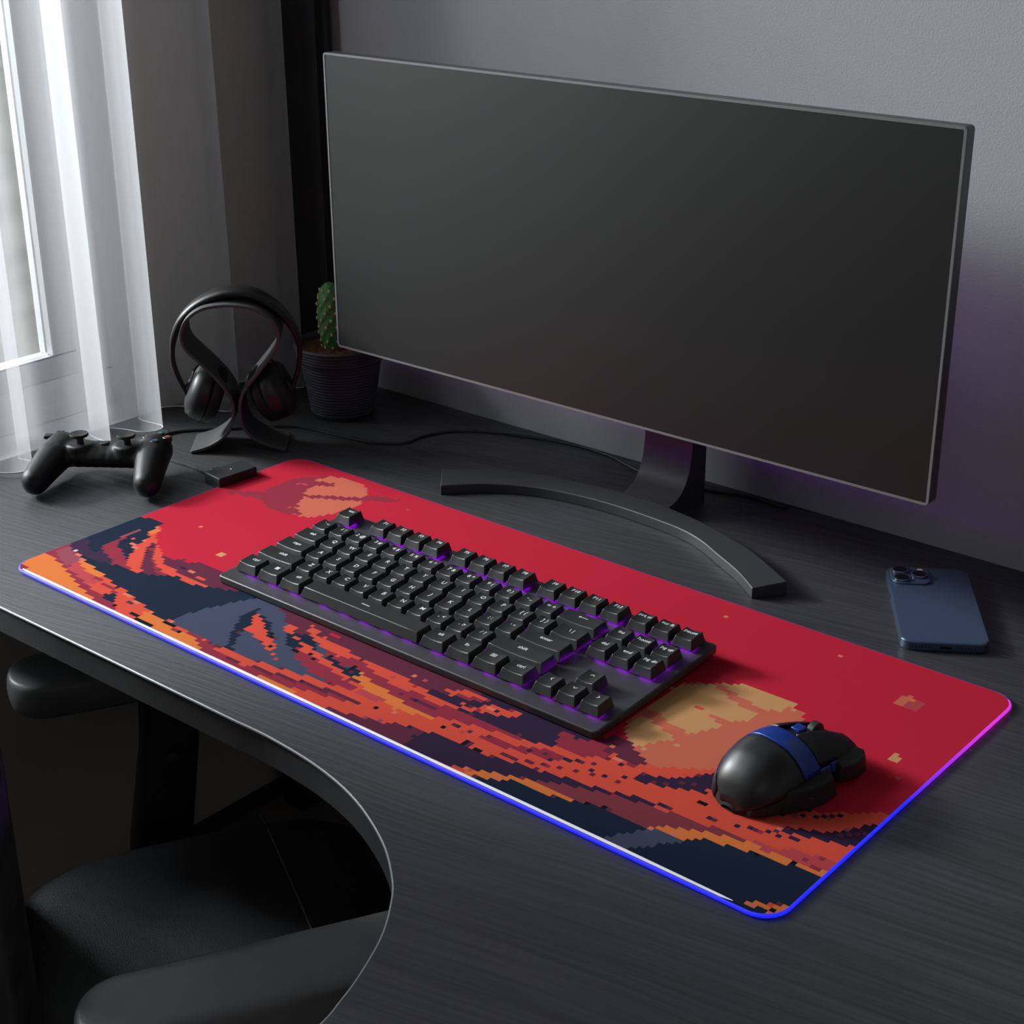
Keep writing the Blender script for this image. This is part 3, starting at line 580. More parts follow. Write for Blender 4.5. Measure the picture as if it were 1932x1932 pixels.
# ------------------------------------------------------------------ game controller
gc = tag(empty('game_controller', (-.0885, .1560, DZ), math.atan2(.5881, .8088)), 'black gamepad with two thumbsticks standing by the curtain hem', 'game controller')
M_gp = mat('controller_shell', (.0065, .0065, .007), .5, .4, nscale=300, bump=.08, bscale=4000)
gb = MB()
for s_ in (-1, 1):
    for k in range(15):
        t = k/14
        x = s_*(.0485+.0085*t); y = .052-.060*t; z = .0265-.0105*t**1.4; r = .0195-.0050*t
        gb.ball((x, y, z), (r*.98, r*1.15, r*(.92 if t < .3 else 1.0)), 14)
    gb.ball((s_*.044, .055, .030), (.0215, .019, .0118), 16)
    gb.lathe([(.0135, .018), (.0135, .0375), (.0125, .0385)], 24, (s_*.0245, .040, 0))
for k in range(11):
    x = -.045+.009*k; gb.ball((x, .046, .0245), (.014, .0215, .0130), 14)
gbody = gb.build('body', M_gp, parent=gc, remesh=.0016, sm=10)
for s_ in (-1, 1):
    st_ = MB().lathe([(.0042, .036), (.0036, .0440), (.0048, .0455), (.0090, .0462), (.0096, .0478), (.0090, .0492), (.0072, .0490), (.003, .0480)], 24, (s_*.0245, .040, 0))
    st_.build('thumbstick', M_matte, parent=gc, smooth=True)
MB().lathe([(.0045, .036), (.0045, .0378), (.0038, .0384)], 20, (.0, .044, 0)).build('home_button', M_matte, parent=gc, smooth=True)
M_glyph = [mat('glyph_red', (.30, .03, .03), .5), mat('glyph_green', (.03, .16, .12), .5), mat('glyph_blue', (.05, .10, .22), .5), mat('glyph_pink', (.25, .08, .16), .5)]
for i, (dx, dy) in enumerate(((.0105, 0), (0, .0105), (0, -.0105), (-.0105, 0))):
    bt = MB().lathe([(.0048, .038), (.0048, .0418), (.0042, .0424)], 20, (.0525+dx, .053+dy, 0)).build('face_button', M_black, parent=gc, smooth=True)
    MB().lathe([(.0026, .0424), (.0026, .0427)], 12, (.0525+dx, .053+dy, 0)).build('button_symbol', M_glyph[i], parent=bt)
dpad = MB(); 
for dx, dy in ((.009, 0), (-.009, 0), (0, .009), (0, -.009)): dpad.box(-.0525+dx-.0040, -.0525+dx+.0040, .053+dy-.0040, .053+dy+.0040, .038, .0420)
dpad.build('direction_pad', M_black, parent=gc, bevel=.0008)
for s_ in (-1, 1): MB().box(s_*.047-.013, s_*.047+.013, .069, .078, .018, .032).build('shoulder_button', M_black, parent=gc, bevel=.003, seg=3)

# ------------------------------------------------------------------ potted cactus
pt = tag(empty('potted_cactus', (-.070, .485, DZ)), 'small green cactus in a ridged dark pot behind the screen corner', 'potted plant')
M_pot = mat('pot_clay', (.038, .041, .050), .62, .4)
prf = [(.0325, 0), (.0345, .0012)]
H_ = .064
for k in range(17):
    z = .004+k*(H_-.004)/17; r = .0352+.0098*(z/H_); prf += [(r, z), (r+.0009, z+.0012), (r+.0009, z+.0022), (r, z+.0033)]
prf += [(.0460, .0645), (.0490, .0655)]
for k in range(4):
    z = .0662+k*.0035; prf += [(.0492+k*.0006, z), (.0500+k*.0006, z+.001), (.0500+k*.0006, z+.002), (.0493+k*.0006, z+.003)]
prf += [(.0522, .0805), (.0520, .0830), (.0505, .0842), (.0485, .0832), (.0470, .078), (.0460, .070)]
MB().lathe(prf, 64).build('pot', M_pot, parent=pt, smooth='all')
def soil_fn(u, v):
    a = 2*PI*u; r = .0468*v
    x, y = r*math.cos(a), r*math.sin(a); return (x, y, .0755+.0028*noise.noise(Vector((x*160, y*160, 0)))+.0015*noise.noise(Vector((x*500, y*500, 3)))+.002*(1-v))
M_soil = mat('brown_soil', (.11, .042, .022), .95, .1, nscale=350, namt=.75, bump=1, bscale=900)
MB().grid(soil_fn, 72, 26, wrap_u=True).build('soil', M_soil, parent=pt, smooth='all')
M_cac = mat('cactus_skin', (.070, .20, .055), .5, .4, nscale=220, namt=.45, bump=.3, bscale=1200)
cc = Vector((-.0070, -.0040, .0740)); CHt = .0775
def cac(u, v):
    a = 2*PI*u; z = v*CHt
    r = .0150*(.60+.40*math.sin(PI*min(1, (v*.95+.05)))**.7)
    if v > .78: r *= math.sqrt(max(0, 1-((v-.78)/.22)**2.2))
    r *= 1+.05*math.cos(8*a)*math.cos(2*PI*(v-.06)/.208)
    return (cc.x+r*math.cos(a)-.002*v, cc.y+r*math.sin(a), cc.z+z)
cm = MB().grid(cac, 90, 44, wrap_u=True).build('cactus', M_cac, parent=pt, smooth='all')
ar = MB()
for i in range(9):
    for k in range(8):
        a = 2*PI*k/8+(i % 2)*PI/8; v = .06+i*.104
        p = Vector(cac(a/(2*PI), v)); 
        if v > .9: continue
        ar.ball(tuple(p), (.0013, .0013, .0021), 8)
ar.build('areoles', mat('areole_wool', (.62, .46, .34), .9), parent=pt, smooth='all')['kind'] = 'stuff'
gr_ = MB()
for k in range(60):
    a = random.uniform(0, 2*PI); r = random.uniform(.014, .034); x, y = cc.x+r*math.cos(a), cc.y+r*math.sin(a)
    if x*x+y*y < .0019: gr_.ball((x, y, .0765+.001*random.random()), .0006, 6)
gr_.build('fertiliser_grains', mat('green_grains', (.10, .14, .03), .8), parent=pt)['kind'] = 'stuff'

# ------------------------------------------------------------------ keyboard
KP = .0222
TILT = math.radians(2.5)
kb = tag(empty('keyboard', (.171, .0965, .0004), 0, rx=TILT), 'black tenkeyless keyboard with purple backlight lying on the red mat', 'keyboard')
M_case = mat('keyboard_plate', (.050, .051, .053), .42, .5, metal=.2); M_cap = mat('keycap', (.020, .021, .022), .40, .45, nscale=300, bump=.08, bscale=3500)
KW, KD, KT = .4195, .160, .0068
MB().prism(rrect(0, KW, 0, KD, .004, 4), 0, KT).build('case', M_case, parent=kb, bevel=.0012, seg=3)
for x in (.04, KW-.06): MB().box(x, x+.02, KD-.018, KD-.010, -.0062, 0).build('tilt_foot', M_matte, parent=kb)
M_kled = mat('key_light', (.1, .05, .3), .5, emit=(.42, .0, 1.0, 1), estr=80)
rowsK = [
 (5.43, [(0, 1, 'esc'), (2, 1, 'F1'), (3, 1, 'F2'), (4, 1, 'F3'), (5, 1, 'F4'), (6.5, 1, 'F5'), (7.5, 1, 'F6'), (8.5, 1, 'F7'), (9.5, 1, 'F8'), (11, 1, 'F9'), (12, 1, 'F10'), (13, 1, 'F11'), (14, 1, 'F12'), (15.25, 1, 'prt sc'), (16.25, 1, 'scr lk'), (17.25, 1, 'pause')]),
 (4, [(0, 1, '` ~'), (1, 1, '1 !'), (2, 1, '2 @'), (3, 1, '3 #'), (4, 1, '4 $'), (5, 1, '5 %'), (6, 1, '6 ^'), (7, 1, '7 &'), (8, 1, '8 *'), (9, 1, '9 ('), (10, 1, '0 )'), (11, 1, '- _'), (12, 1, '= +'), (13, 2, '@back'), (15.25, 1, 'ins'), (16.25, 1, 'home'), (17.25, 1, 'pg up')]),
 (3, [(0, 1.5, 'tab')]+[(1.5+i, 1, c) for i, c in enumerate('QWERTYUIOP')]+[(11.5, 1, '[ {'), (12.5, 1, '] }'), (13.5, 1.5, '\\ |'), (15.25, 1, 'del'), (16.25, 1, 'end'), (17.25, 1, 'pg dn')]),
 (2, [(0, 1.75, 'caps')]+[(1.75+i, 1, c) for i, c in enumerate('ASDFGHJKL')]+[(10.75, 1, '; :'), (11.75, 1, "' \""), (12.75, 2.25, 'enter')]),
 (1, [(0, 2.25, 'shift')]+[(2.25+i, 1, c) for i, c in enumerate('ZXCVBNM')]+[(9.25, 1, ', <'), (10.25, 1, '. >'), (11.25, 1, '/ ?'), (12.25, 2.75, 'shift'), (16.25, 1, '@up')]),
 (0, [(0, 1.25, 'ctrl'), (1.25, 1.25, '@win'), (2.5, 1.25, 'alt'), (3.75, 6.25, '@space'), (10, 1.25, 'alt'), (11.25, 1.25, 'fn'), (12.5, 1.25, '@menu'), (13.75, 1.25, 'ctrl'), (15.25, 1, '@left'), (16.25, 1, '@down'), (17.25, 1, '@right')])]
M_leg = mat('legend_print', (.80, .80, .81), .6)
cap_cache = {}
CH = .0095
def cap_mesh(wu, flat=False):
    key = (wu, flat)
    if key in cap_cache: return cap_cache[key]
    W = wu*KP-.0020; D = KP-.0018
    nx = 8; vs = []; fs = []
    lv = [(0, 0, .0), (.0, .0, .0004)]
    def top(u, v):
        x = .0025+u*(W-.0050); y = .0038+v*(D-.0050)
        dish = 0 if flat else -.0011*(1-(2*u-1)**2)
        return (x, y, CH+.0006*(1 if not flat else .3)*v+dish)
    NXg, NYg = 10, 4
    mb = MB()
    tv = [top(u/NXg, v/NYg) for v in range(NYg+1) for u in range(NXg+1)]
    tf = [(v*(NXg+1)+u, v*(NXg+1)+u+1, (v+1)*(NXg+1)+u+1, (v+1)*(NXg+1)+u) for v in range(NYg) for u in range(NXg)]
    ringt = [top(u/NXg, 0) for u in range(NXg+1)]+[top(1, v/NYg) for v in range(1, NYg+1)]+[top(1-u/NXg, 1) for u in range(1, NXg+1)]+[top(0, 1-v/NYg) for v in range(1, NYg)]
    ringb = [(W*u/NXg, 0, .0014) for u in range(NXg+1)]+[(W, D*v/NYg, .0014) for v in range(1, NYg+1)]+[(W*(1-u/NXg), D, .0014) for u in range(1, NXg+1)]+[(0, D*(1-v/NYg), .0014) for v in range(1, NYg)]
    n = len(ringt); mb.add(tv, tf)
    mb.add(ringt+ringb, [(n+i, n+(i+1) % n, (i+1) % n, i) for i in range(n)])
    mb.add(ringb, [tuple(range(n-1, -1, -1))])
    o = mb.build('keycap', M_cap, parent=kb, smooth=True, bevel=.0005, seg=2, ang=28)
    cap_cache[key] = o
    return o
def curve_down(me, hw):
    # lay the flat print onto the dished key top
    for v in me.vertices: v.co.z += .0011*min(1.2, (v.co.x/hw)**2)
def text_mesh(txt, size, hw):
    key = (txt, round(hw, 5))
    if key in text_mesh.c: return text_mesh.c[key]
    cu_ = bpy.data.curves.new('t', 'FONT'); cu_.body = txt; cu_.size = size; cu_.align_x = 'CENTER'; cu_.align_y = 'CENTER'; cu_.resolution_u = 2; cu_.extrude = .00008; cu_.offset = .00006
    ob = bpy.data.objects.new('t', cu_); col.objects.link(ob); dg = bpy.context.evaluated_depsgraph_get(); me = bpy.data.meshes.new_from_object(ob.evaluated_get(dg)); bpy.data.objects.remove(ob)
    me.materials.clear(); me.materials.append(M_leg); me.name = 'legend'; curve_down(me, hw); text_mesh.c[key] = me; return me
text_mesh.c = {}
def glyph(kind):
    mb = MB(); z0, z1 = 0, .0002
    def bar(x0, y0, x1, y1, w=.00032):
        d = Vector((x1-x0, y1-y0, 0)); n_ = Vector((-d.y, d.x, 0)).normalized()*w
        mb.prism([(x0+n_.x, y0+n_.y), (x0-n_.x, y0-n_.y), (x1-n_.x, y1-n_.y), (x1+n_.x, y1+n_.y)], z0, z1)
    if kind == 'win':
        for a in (-.0011, .0011):
            for b_ in (-.0011, .0011): mb.box(a-.00095, a+.00095, b_-.00095, b_+.00095, z0, z1)
    elif kind == 'menu':
        for y in (-.0018, .0018): bar(-.0024, y, .0024, y, .0002)
        for x in (-.0024, .0024): bar(x, -.0018, x, .0018, .0002)
        for y in (-.0008, 0, .0008): bar(-.0016, y, .0016, y, .00018)
    elif kind == 'space': bar(-.0045, 0, .0045, 0, .0004)
    elif kind == 'back': bar(-.0045, 0, .0045, 0, .00026); bar(-.0045, 0, -.0028, .0012, .00026); bar(-.0045, 0, -.0028, -.0012, .00026)
    else:
        a = {'up': 0, 'left': PI/2, 'down': PI, 'right': -PI/2}[kind]
        pts = [Vector((-.0017, -.0009, 0)), Vector((0, .0009, 0)), Vector((.0017, -.0009, 0))]
        pts = [Matrix.Rotation(a, 3, 'Z') @ p for p in pts]
        bar(pts[0].x, pts[0].y, pts[1].x, pts[1].y); bar(pts[1].x, pts[1].y, pts[2].x, pts[2].y)
    return mb.build('legend', M_leg)
used = set(); leds = MB()
for rw, keys in rowsK:
    for (ux, wu, lab) in keys:
        flat = lab == '@space'
        src = cap_mesh(wu, flat)
        if id(src) in used:
            o = src.copy(); col.objects.link(o); o.parent = kb
        else: o = src; used.add(id(src))
        y0 = .0150+rw*KP+(.0 if rw < 5 else 0)
        o.location = (.0065+ux*KP+.0008, y0, KT); o.name = 'keycap'
        W = wu*KP-.0020; D = KP-.0018
        if flat:
            for k in range(5): leds.box(.0065+(ux+.8+k*1.1)*KP, .0065+(ux+1.2+k*1.1)*KP, y0+.006, y0+.014, KT+.0001, KT+.0007)
        else: leds.box(o.location.x+W/2-.0045, o.location.x+W/2+.0045, y0+D/2-.0045, y0+D/2+.0045, KT+.0001, KT+.0007)
        ly = .0038+(D-.0050)*(.66 if (rw < 5 and not flat) else (.72 if not flat else .5)); lx = W/2
        if lab.startswith('@'):
            g_ = glyph(lab[1:])
            if not flat: curve_down(g_.data, (W-.0050)/2)
        else:
            g_ = bpy.data.objects.new('legend', text_mesh(lab, .0064 if len(lab) == 1 else (.0060 if len(lab) == 3 and lab[1] == ' ' else .0053 if ux > 15 else .0054), (W-.0050)/2)); col.objects.link(g_)
        g_.parent = o; g_.name = 'legend'
        dish = 0 if flat else -.0011*(1-(2*.5-1)**2)
        g_.location = (lx, ly, CH+.0006*.68*(.3 if flat else 1)+dish+.00012)
M_ledo = leds.build('backlight', M_kled, parent=kb)
# ------------------------------------------------------------------ phone
ph = tag(empty('smartphone', (.6822, .4490, DZ), math.radians(33.3)), 'blue smartphone lying face down on the desk, three-lens camera up', 'smartphone')
M_pb = mat('phone_back', (.060, .088, .150), .38, .5, metal=.25, namt=.02); M_pf = mat('phone_frame', (.10, .14, .21), .25, .6, metal=.7, namt=.02)
PW, PL, PT = .0712, .1430, .0080
MB().prism(rrect(-PW/2, PW/2, -PL/2, PL/2, .0105, 8), 0, PT).build('frame', M_pf, parent=ph, bevel=.0009, seg=3)
MB().prism(rrect(-PW/2+.0008, PW/2-.0008, -PL/2+.0008, PL/2-.0008, .0100, 8), PT-.0004, PT+.0002).build('back_glass', M_pb, parent=ph, bevel=.0002)
bx0, by1 = -PW/2+.0030, PL/2-.0030
bump = MB().prism(rrect(bx0, bx0+.0330, by1-.0335, by1, .0085, 8), PT, PT+.0017).build('camera_bump', M_pb, parent=ph, bevel=.0006, seg=3)
M_lensring = mat('lens_ring', (.16, .20, .27), .2, .6, metal=.8); M_lens = mat('lens_glass', (.003, .003, .006), .15, .35)
for lx, ly in ((.0088, -.0086), (.0088, -.0248), (.0244, -.0167)):
    r_ = MB().lathe([(.0072, PT+.0015), (.0072, PT+.0032), (.0066, PT+.0036), (.0060, PT+.0034)], 32, (bx0+lx, by1+ly, 0)).build('lens_ring', M_lensring, parent=bump, smooth=True)
    MB().lathe([(.0061, PT+.0030), (.0061, PT+.0034), (.003, PT+.0036)], 32, (bx0+lx, by1+ly, 0)).build('lens', M_lens, parent=bump, smooth=True)
MB().lathe([(.0026, PT+.0016), (.0026, PT+.0019)], 20, (bx0+.0260, by1-.0058, 0)).build('flash', mat('flash_cream', (.85, .72, .60), .4), parent=bump)
MB().box(-.0045, .0045, -PL/2-.0001, -PL/2+.0006, .0029, .0051).build('charging_port', M_lens, parent=ph)
for s_ in (-1, 1):
    for k in range(5): MB().lathe([(.0006, 0), (.0006, .0003)], 8, (0, 0, 0), axis='y').xf(Matrix.Translation((s_*.013+s_*k*.0026, -PL/2-.0002, .004))).build('speaker_hole', M_lens, parent=ph)
MB().box(-PW/2-.0004, -PW/2+.0004, .018, .028, .003, .005).build('side_button', M_pf, parent=ph)
# ------------------------------------------------------------------ gaming mouse
ms_ = tag(empty('gaming_mouse', (.7125, .0830, .0003), math.radians(-9)), 'black gaming mouse with a blue band across its back', 'mouse')
M_ms = mat('mouse_shell', (.012, .012, .013), .40, .5, nscale=300); M_msm = mat('mouse_side', (.010, .010, .011), .55, .4, bump=.2, bscale=2500)
M_blue = mat('mouse_blue', (.012, .045, .30), .30, .6, metal=.2, namt=.03)
ST = [(0, .004, .002), (.0015, .014, .009), (.006, .0225, .018), (.014, .0295, .0265), (.026, .0345, .0340), (.042, .0368, .0388), (.058, .0358, .0395), (.075, .0335, .0370), (.092, .0320, .0325), (.108, .0325, .0270), (.120, .0330, .0220), (.126, .0325, .0185)]
def sta(y):
    y = min(max(y, 0), ST[-1][0])
    for a, b in zip(ST, ST[1:]):
        if y <= b[0]:
            t = (y-a[0])/(b[0]-a[0]); return a[1]+(b[1]-a[1])*t, a[2]+(b[2]-a[2])*t
    return ST[-1][1:]
def MS(y, th, off=0.):
    y0 = y
    w = sum(sta(y+d)[0] for d in (-.003, 0, .003))/3; h = sum(sta(y+d)[1] for d in (-.003, 0, .003))/3
    c, s = math.cos(th), math.sin(th)
    w += off; h += off
    return (math.copysign(abs(c)**.82, c)*w, y0, max(.0006, abs(s)**.86*h))
def patch(name, y0, y1, t0, t1, off, m, sk0=None, sk1=None, nu=22, nv=18, parent=ms_, th=.0018):
    t0, t1 = math.radians(t0), math.radians(t1)
    def fn(u, v):
        a = t0+(t1-t0)*u
        ya = y0+(sk0(math.degrees(a)) if sk0 else 0); yb = y1+(sk1(math.degrees(a)) if sk1 else 0)
        return MS(ya+(yb-ya)*v, a, off)
    mb = MB().grid(fn, nu, nv)
    return mb.build(name, m, parent=parent, smooth='all', solid=th, bevel=0)
body = MB()
def bf(u, v): return MS(.125*v, PI*u, -.0022)
body.grid(bf, 30, 30)
fl = [MS(.125*k/30, 0, -.0022) for k in range(31)]+[MS(.125*(30-k)/30, PI, -.0022) for k in range(31)]
body.add([(a[0], a[1], .0004) for a in fl], [tuple(range(len(fl)-1, -1, -1))])
fe = [MS(.125, PI*k/30, -.0022) for k in range(31)]; body.add(fe, [tuple(range(31))])
body.build('body', M_msm, parent=ms_, smooth=True)
sk = lambda a: -.010*math.sin(math.radians(a))+.006
patch('rear_shell', 0.0004, .050, 18, 138, 0, M_ms, None, sk)
patch('side_grip', 0.004, .100, 146, 176, 0, M_msm)
patch('side_panel', .004, .060, 2, 16, 0, M_msm)
sk2 = lambda a: -.012*math.sin(math.radians(a))+.008
patch('blue_band', .0508, .071, 22, 142, .0004, M_blue, sk, sk2)
patch('main_button', .0718, .1255, 30, 79, .0008, M_ms, sk2, lambda a: .002 if a > 45 else -.004)
patch('main_button', .0718, .1240, 101, 142, .0008, M_ms, sk2, None)
patch('groove_light', .012, .045, 139.5, 144.5, -.0008, mat('purple_groove', (.03, .02, .06), .4, emit=(.12, .03, .42, 1), estr=.35))
MB().lathe([(.0075, -.0036), (.0090, -.0028), (.0092, 0), (.0090, .0028), (.0075, .0036)], 28, (.0, .103, .0235), axis='x').build('scroll_wheel', mat('wheel_rubber', (.03, .03, .03), .5), parent=ms_, smooth=True)
zz = MS(.083, PI/2)[2]
MB().box(-.0048, .0048, .0775, .0875, zz-.004, zz+.0012).build('dpi_button', M_blue, parent=ms_, bevel=.0012, seg=3)
w1 = MB().prism([(.024, .020), (.036, .026), (.043, .042), (.0475, .062), (.0455, .080), (.034, .088), (.024, .088)], .0008, .0165, inset_top=.22)
wg = w1.build('thumb_rest', M_msm, parent=ms_, bevel=.002, seg=3)
for k in range(3):
    y = .050+k*.0085; MB().tube([(.0398-.0*k, y-.008, .0120), (.0440, y, .0082), (.0418, y+.008, .0115)], .0005, 6).build('grip_ridge', M_dark, parent=wg)
MB().prism([(.022, .088), (.038, .090), (.0435, .104), (.0420, .120), (.034, .128), (.022, .126)], .0030, .0170, inset_top=.14).build('finger_wing', M_ms, parent=ms_, bevel=.002, seg=3)
for (y0, y1, a, b) in ((.072, .086, 17, 25), (.0875, .0965, 15, 27), (.108, .122, 17, 24)):
    patch('side_button', y0, y1, a, b, .0024, M_blue, nu=4, nv=6, th=.003)
ms_.scale = (.86, .87, 1.02)
# ------------------------------------------------------------------ office chair
ch = tag(empty('office_chair', (.02, 0, FZ), math.atan2(-.48, .877)), 'black leather armchair pushed in under the desk', 'chair')
M_lea = mat('black_leather', (.030, .0305, .034), .45, .5, nscale=60, bump=.35, bscale=900)
M_arm = mat('arm_pad', (.13, .132, .138), .42, .5, bump=.12, bscale=1800)
M_chp = mat('chair_plastic', (.012, .012, .012), .45, .4)
def CB(z): return z-FZ
def cushion(name, u0, u1, v0, v1, zt, th, e, crown, m, n=28):
    cu_, cv_, hu, hv = (u0+u1)/2, (v0+v1)/2, (u1-u0)/2, (v1-v0)/2
    def sq(a): # superellipse point on unit outline
        c, s = math.cos(a), math.sin(a); return math.copysign(abs(c)**(2/e), c), math.copysign(abs(s)**(2/e), s)
    mb = MB(); na = 72; prof_ = []
    for k in range(9): prof_.append((k/8*.86, 0))
    for k in range(1, 9):
        b = PI*k/8; prof_.append((.86+.14*math.sin(b/1.0) if b < PI/2 else .86+.14*math.sin(b), -(1-math.cos(b))/2))
    vs = []
    for r, dz in prof_:
        for i in range(na):
            x, y = sq(2*PI*i/na)
            vs.append((cu_+hu*r*x, cv_+hv*r*y, CB(zt)+dz*th+crown*(1-min(1, r)**2)*(1 if dz == 0 else 0)))
    k = len(prof_); fs = [(a*na+i, a*na+(i+1) % na, (a+1)*na+(i+1) % na, (a+1)*na+i) for a in range(k-1) for i in range(na)]
    fs.append(tuple((k-1)*na+i for i in range(na)))
    mb.add(vs, fs); return mb.build(name, m, parent=ch, smooth='all')
seat = cushion('seat', .042, .448, -.075, .300, -.272, .075, 3.6, .004, M_lea)
MB().tube([(.042+.406*k/20+(.004 if k == 0 else -.004 if k == 20 else 0), .185, CB(-.272)+.004*(1-(abs(k/10-1))**2)+(.0 if 1 < k < 19 else -.003)) for k in range(21)], .0009, 6).build('seam', mat('seam_thread', (.13, .13, .13), .6), parent=seat)
MB().box(.10, .37, .0, .24, CB(-.372), CB(-.346)).build('seat_pan', M_chp, parent=ch, bevel=.006)
bk = MB()
NZ = 100
vs = []
Z0, Z1 = -.315, .36
for k in range(NZ+1):
    z = Z0+(Z1-Z0)*k/NZ
    b_ = abs(math.sin(PI*(z-.012)/.046))**.5
    e_ = min(1, max(0, (Z1-z)/.10))**.5*min(1, (z-Z0)/.03+.3)**.5
    hw = .178*(.70+.30*e_)
    for i in range(13):
        t = i/12*2-1; q = (1-abs(t)**5)**.4
        vs.append((.2450+hw*t, -.062+.016*b_*q*e_, CB(z)))
    for i in range(13):
        t = 1-i/12*2; q = (1-abs(t)**5)**.4
        vs.append((.2450+hw*t, -.070-.045*q*e_, CB(z)))
w_ = 26; fs = [(a*w_+i, a*w_+(i+1) % w_, (a+1)*w_+(i+1) % w_, (a+1)*w_+i) for a in range(NZ) for i in range(w_)]
fs += [tuple(range(w_-1, -1, -1)), tuple(NZ*w_+i for i in range(w_))]
bk.add(vs, fs).build('backrest', M_lea, parent=ch, smooth='all')
for s_, ua in ((-1, .004), (1, .4965)):
    ap = MB(); pr = []
    u0, u1, v0, v1 = ua-.0385, ua+.0385, -.030, .265
    o_ = rrect(u0, u1, v0, v1, .036, 10)
    cxx, cyy = ua, (v0+v1)/2; n = len(o_); vs = []; lay = [(.86, 0), (.93, -.0015), (.975, -.006), (1, -.014), (.99, -.022), (.95, -.030), (.86, -.034)]
    def ins(p, f):
        sy = min(max(p[1], v0+.0385), v1-.0385); return cxx+(p[0]-cxx)*f, sy+(p[1]-sy)*f
    for f, dz in [(.25, .0012), (.6, .0010)]+lay:
        vs += [(*ins(p, f), CB(-.098)+dz) for p in o_]
    L_ = 2+len(lay); fs = [(a*n+i, a*n+(i+1) % n, (a+1)*n+(i+1) % n, (a+1)*n+i) for a in range(L_-1) for i in range(n)]
    fs += [tuple(range(n)), tuple((L_-1)*n+i for i in range(n-1, -1, -1))]
    ap.add(vs, fs).build('armrest', M_arm, parent=ch, smooth='all')
    po = MB(); sec = [(-.132, .088, .142), (-.20, .082, .138), (-.30, .064, .124), (-.36, .058, .118)]
    vs = []
    for z, a, b in sec:
        for x, y in rrect(ua-.016, ua+.016, a, b, .010, 4): vs.append((x, y, CB(z)))
    n = 20; fs = [(k*n+i, k*n+(i+1) % n, (k+1)*n+(i+1) % n, (k+1)*n+i) for k in range(3) for i in range(n)]
    fs += [tuple(range(n)), tuple(3*n+i for i in range(n-1, -1, -1))]
    pst = po.add(vs, fs).build('armrest_post', M_chp, parent=ch, smooth=True)
    MB().lathe([(.0105, 0), (.0115, .002), (.0105, .0042), (.0085, .0050)], 24, axis='x').xf(Matrix.Translation((ua+(.0150 if s_ < 0 else -.0150), .108, CB(-.212))) @ Matrix.Diagonal((1 if s_ < 0 else -1, 1, 1, 1))).build('adjust_button', M_chp, parent=pst, smooth=True)
    MB().box(min(ua, .12 if s_ < 0 else .35), max(ua, .12 if s_ < 0 else .35), .066, .112, CB(-.374), CB(-.358)).build('arm_bracket', M_chp, parent=ch, bevel=.003)
MB().box(.20, .265, -.115, .05, CB(-.385), CB(-.366)).build('back_bracket', M_chp, parent=ch, bevel=.004)
MB().box(.20, .265, -.125, -.108, CB(-.385), CB(-.20)).build('back_bar', M_chp, parent=ch, bevel=.004)
MB().lathe([(.022, CB(-.372)), (.022, .12), (.028, .118), (.028, .055)], 24, (.2325, .11, 0)).build('gas_column', M_chp, parent=ch, smooth=True)
for k in range(5):
    a = 2*PI*k/5+.3; dx, dy = math.cos(a), math.sin(a)
    MB().tube([(.2325+dx*.02, .11+dy*.02, .075), (.2325+dx*.19, .11+dy*.19, .052)], [.018, .011], 10, flat=.7).build('base_leg', M_chp, parent=ch, smooth=True)
    MB().lathe([(.018, -.012), (.022, -.009), (.022, .009), (.018, .012)], 20, axis='x').xf(Matrix.Translation((.2325+dx*.19, .11+dy*.19, .0222)) @ Matrix.Rotation(a+.6, 4, 'Z')).build('caster', M_chp, parent=ch, smooth=True)

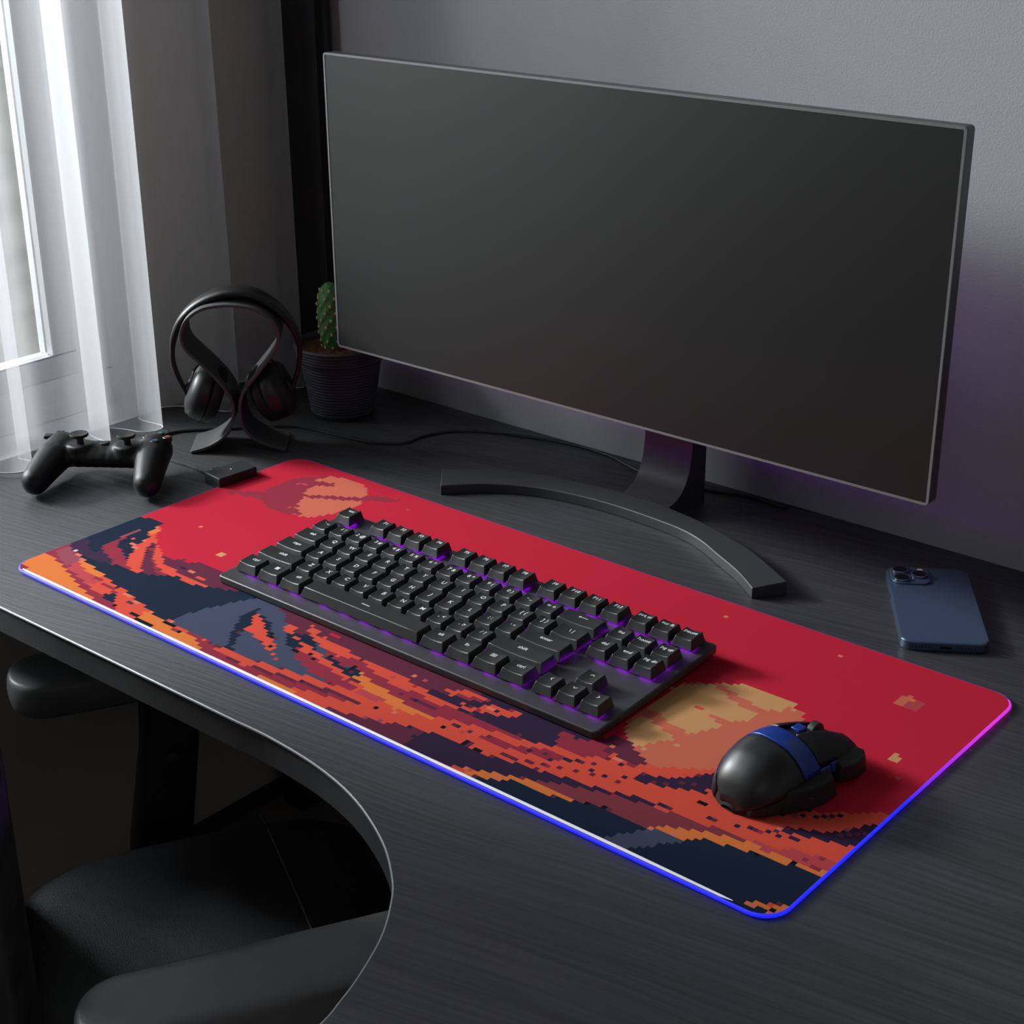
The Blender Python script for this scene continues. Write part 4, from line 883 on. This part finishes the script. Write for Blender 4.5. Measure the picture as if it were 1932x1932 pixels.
# ------------------------------------------------------------------ light
def area(name, loc, target, sx, sy, power, color=(1, 1, 1)):
    l = bpy.data.lights.new(name, 'AREA'); l.shape = 'RECTANGLE'; l.size = sx; l.size_y = sy; l.energy = power; l.color = color
    o = bpy.data.objects.new(name, l); col.objects.link(o); o.location = loc
    o.rotation_euler = (Vector(target)-Vector(loc)).to_track_quat('-Z', 'Y').to_euler(); return o
area('daylight', (-2.4, -.42, 1.18), (.1, .25, .25), .60, .34, 190, (1, .985, .97))
area('skylight', (-1.1, -.28, 1.02), (.3, -.02, 0), .7, .6, 50, (.92, .96, 1))
area('room_fill', (1.9, -1.7, 1.8), (.5, .2, .1), 1.2, 1.2, 5, (1, .96, .92))  # unseen fill lamp, added to lift the dark side of the room
area('wall_wash', (1.0, -.5, 1.75), (.95, .574, .55), .5, .3, 0.0, (.97, .98, 1))
pl = bpy.data.lights.new('purple_fill', 'POINT'); pl.energy = 0.05; pl.color = (.45, .28, 1); pl.shadow_soft_size = .05  # added purple fill behind the blank monitor, tints the shaded wall
po_ = bpy.data.objects.new('purple_fill', pl); col.objects.link(po_); po_.location = (.62, .47, .20)
W = bpy.data.worlds.new('sky'); S.world = W; W.use_nodes = True; nt = W.node_tree
bg = nt.nodes['Background']; sk_ = nt.nodes.new('ShaderNodeTexSky'); sk_.sky_type = 'HOSEK_WILKIE'; sk_.turbidity = 8; sk_.sun_direction = (-.3, -.4, .8)
mxs = nt.nodes.new('ShaderNodeMix'); mxs.data_type = 'RGBA'; mxs.inputs['Factor'].default_value = .85; mxs.inputs['B'].default_value = (.80, .83, .86, 1); nt.links.new(sk_.outputs[0], mxs.inputs['A']); nt.links.new(mxs.outputs['Result'], bg.inputs['Color'])
bg.inputs['Strength'].default_value = 1.1
S.view_settings.view_transform = 'Standard'; S.view_settings.look = 'None'; S.view_settings.gamma = 1; S.view_settings.exposure = 0.0; S.view_settings.use_curve_mapping = False
S.cycles.max_bounces = 10; S.cycles.transparent_max_bounces = 24
S.cycles.sample_clamp_indirect = 4; S.cycles.caustics_reflective = False; S.cycles.caustics_refractive = False
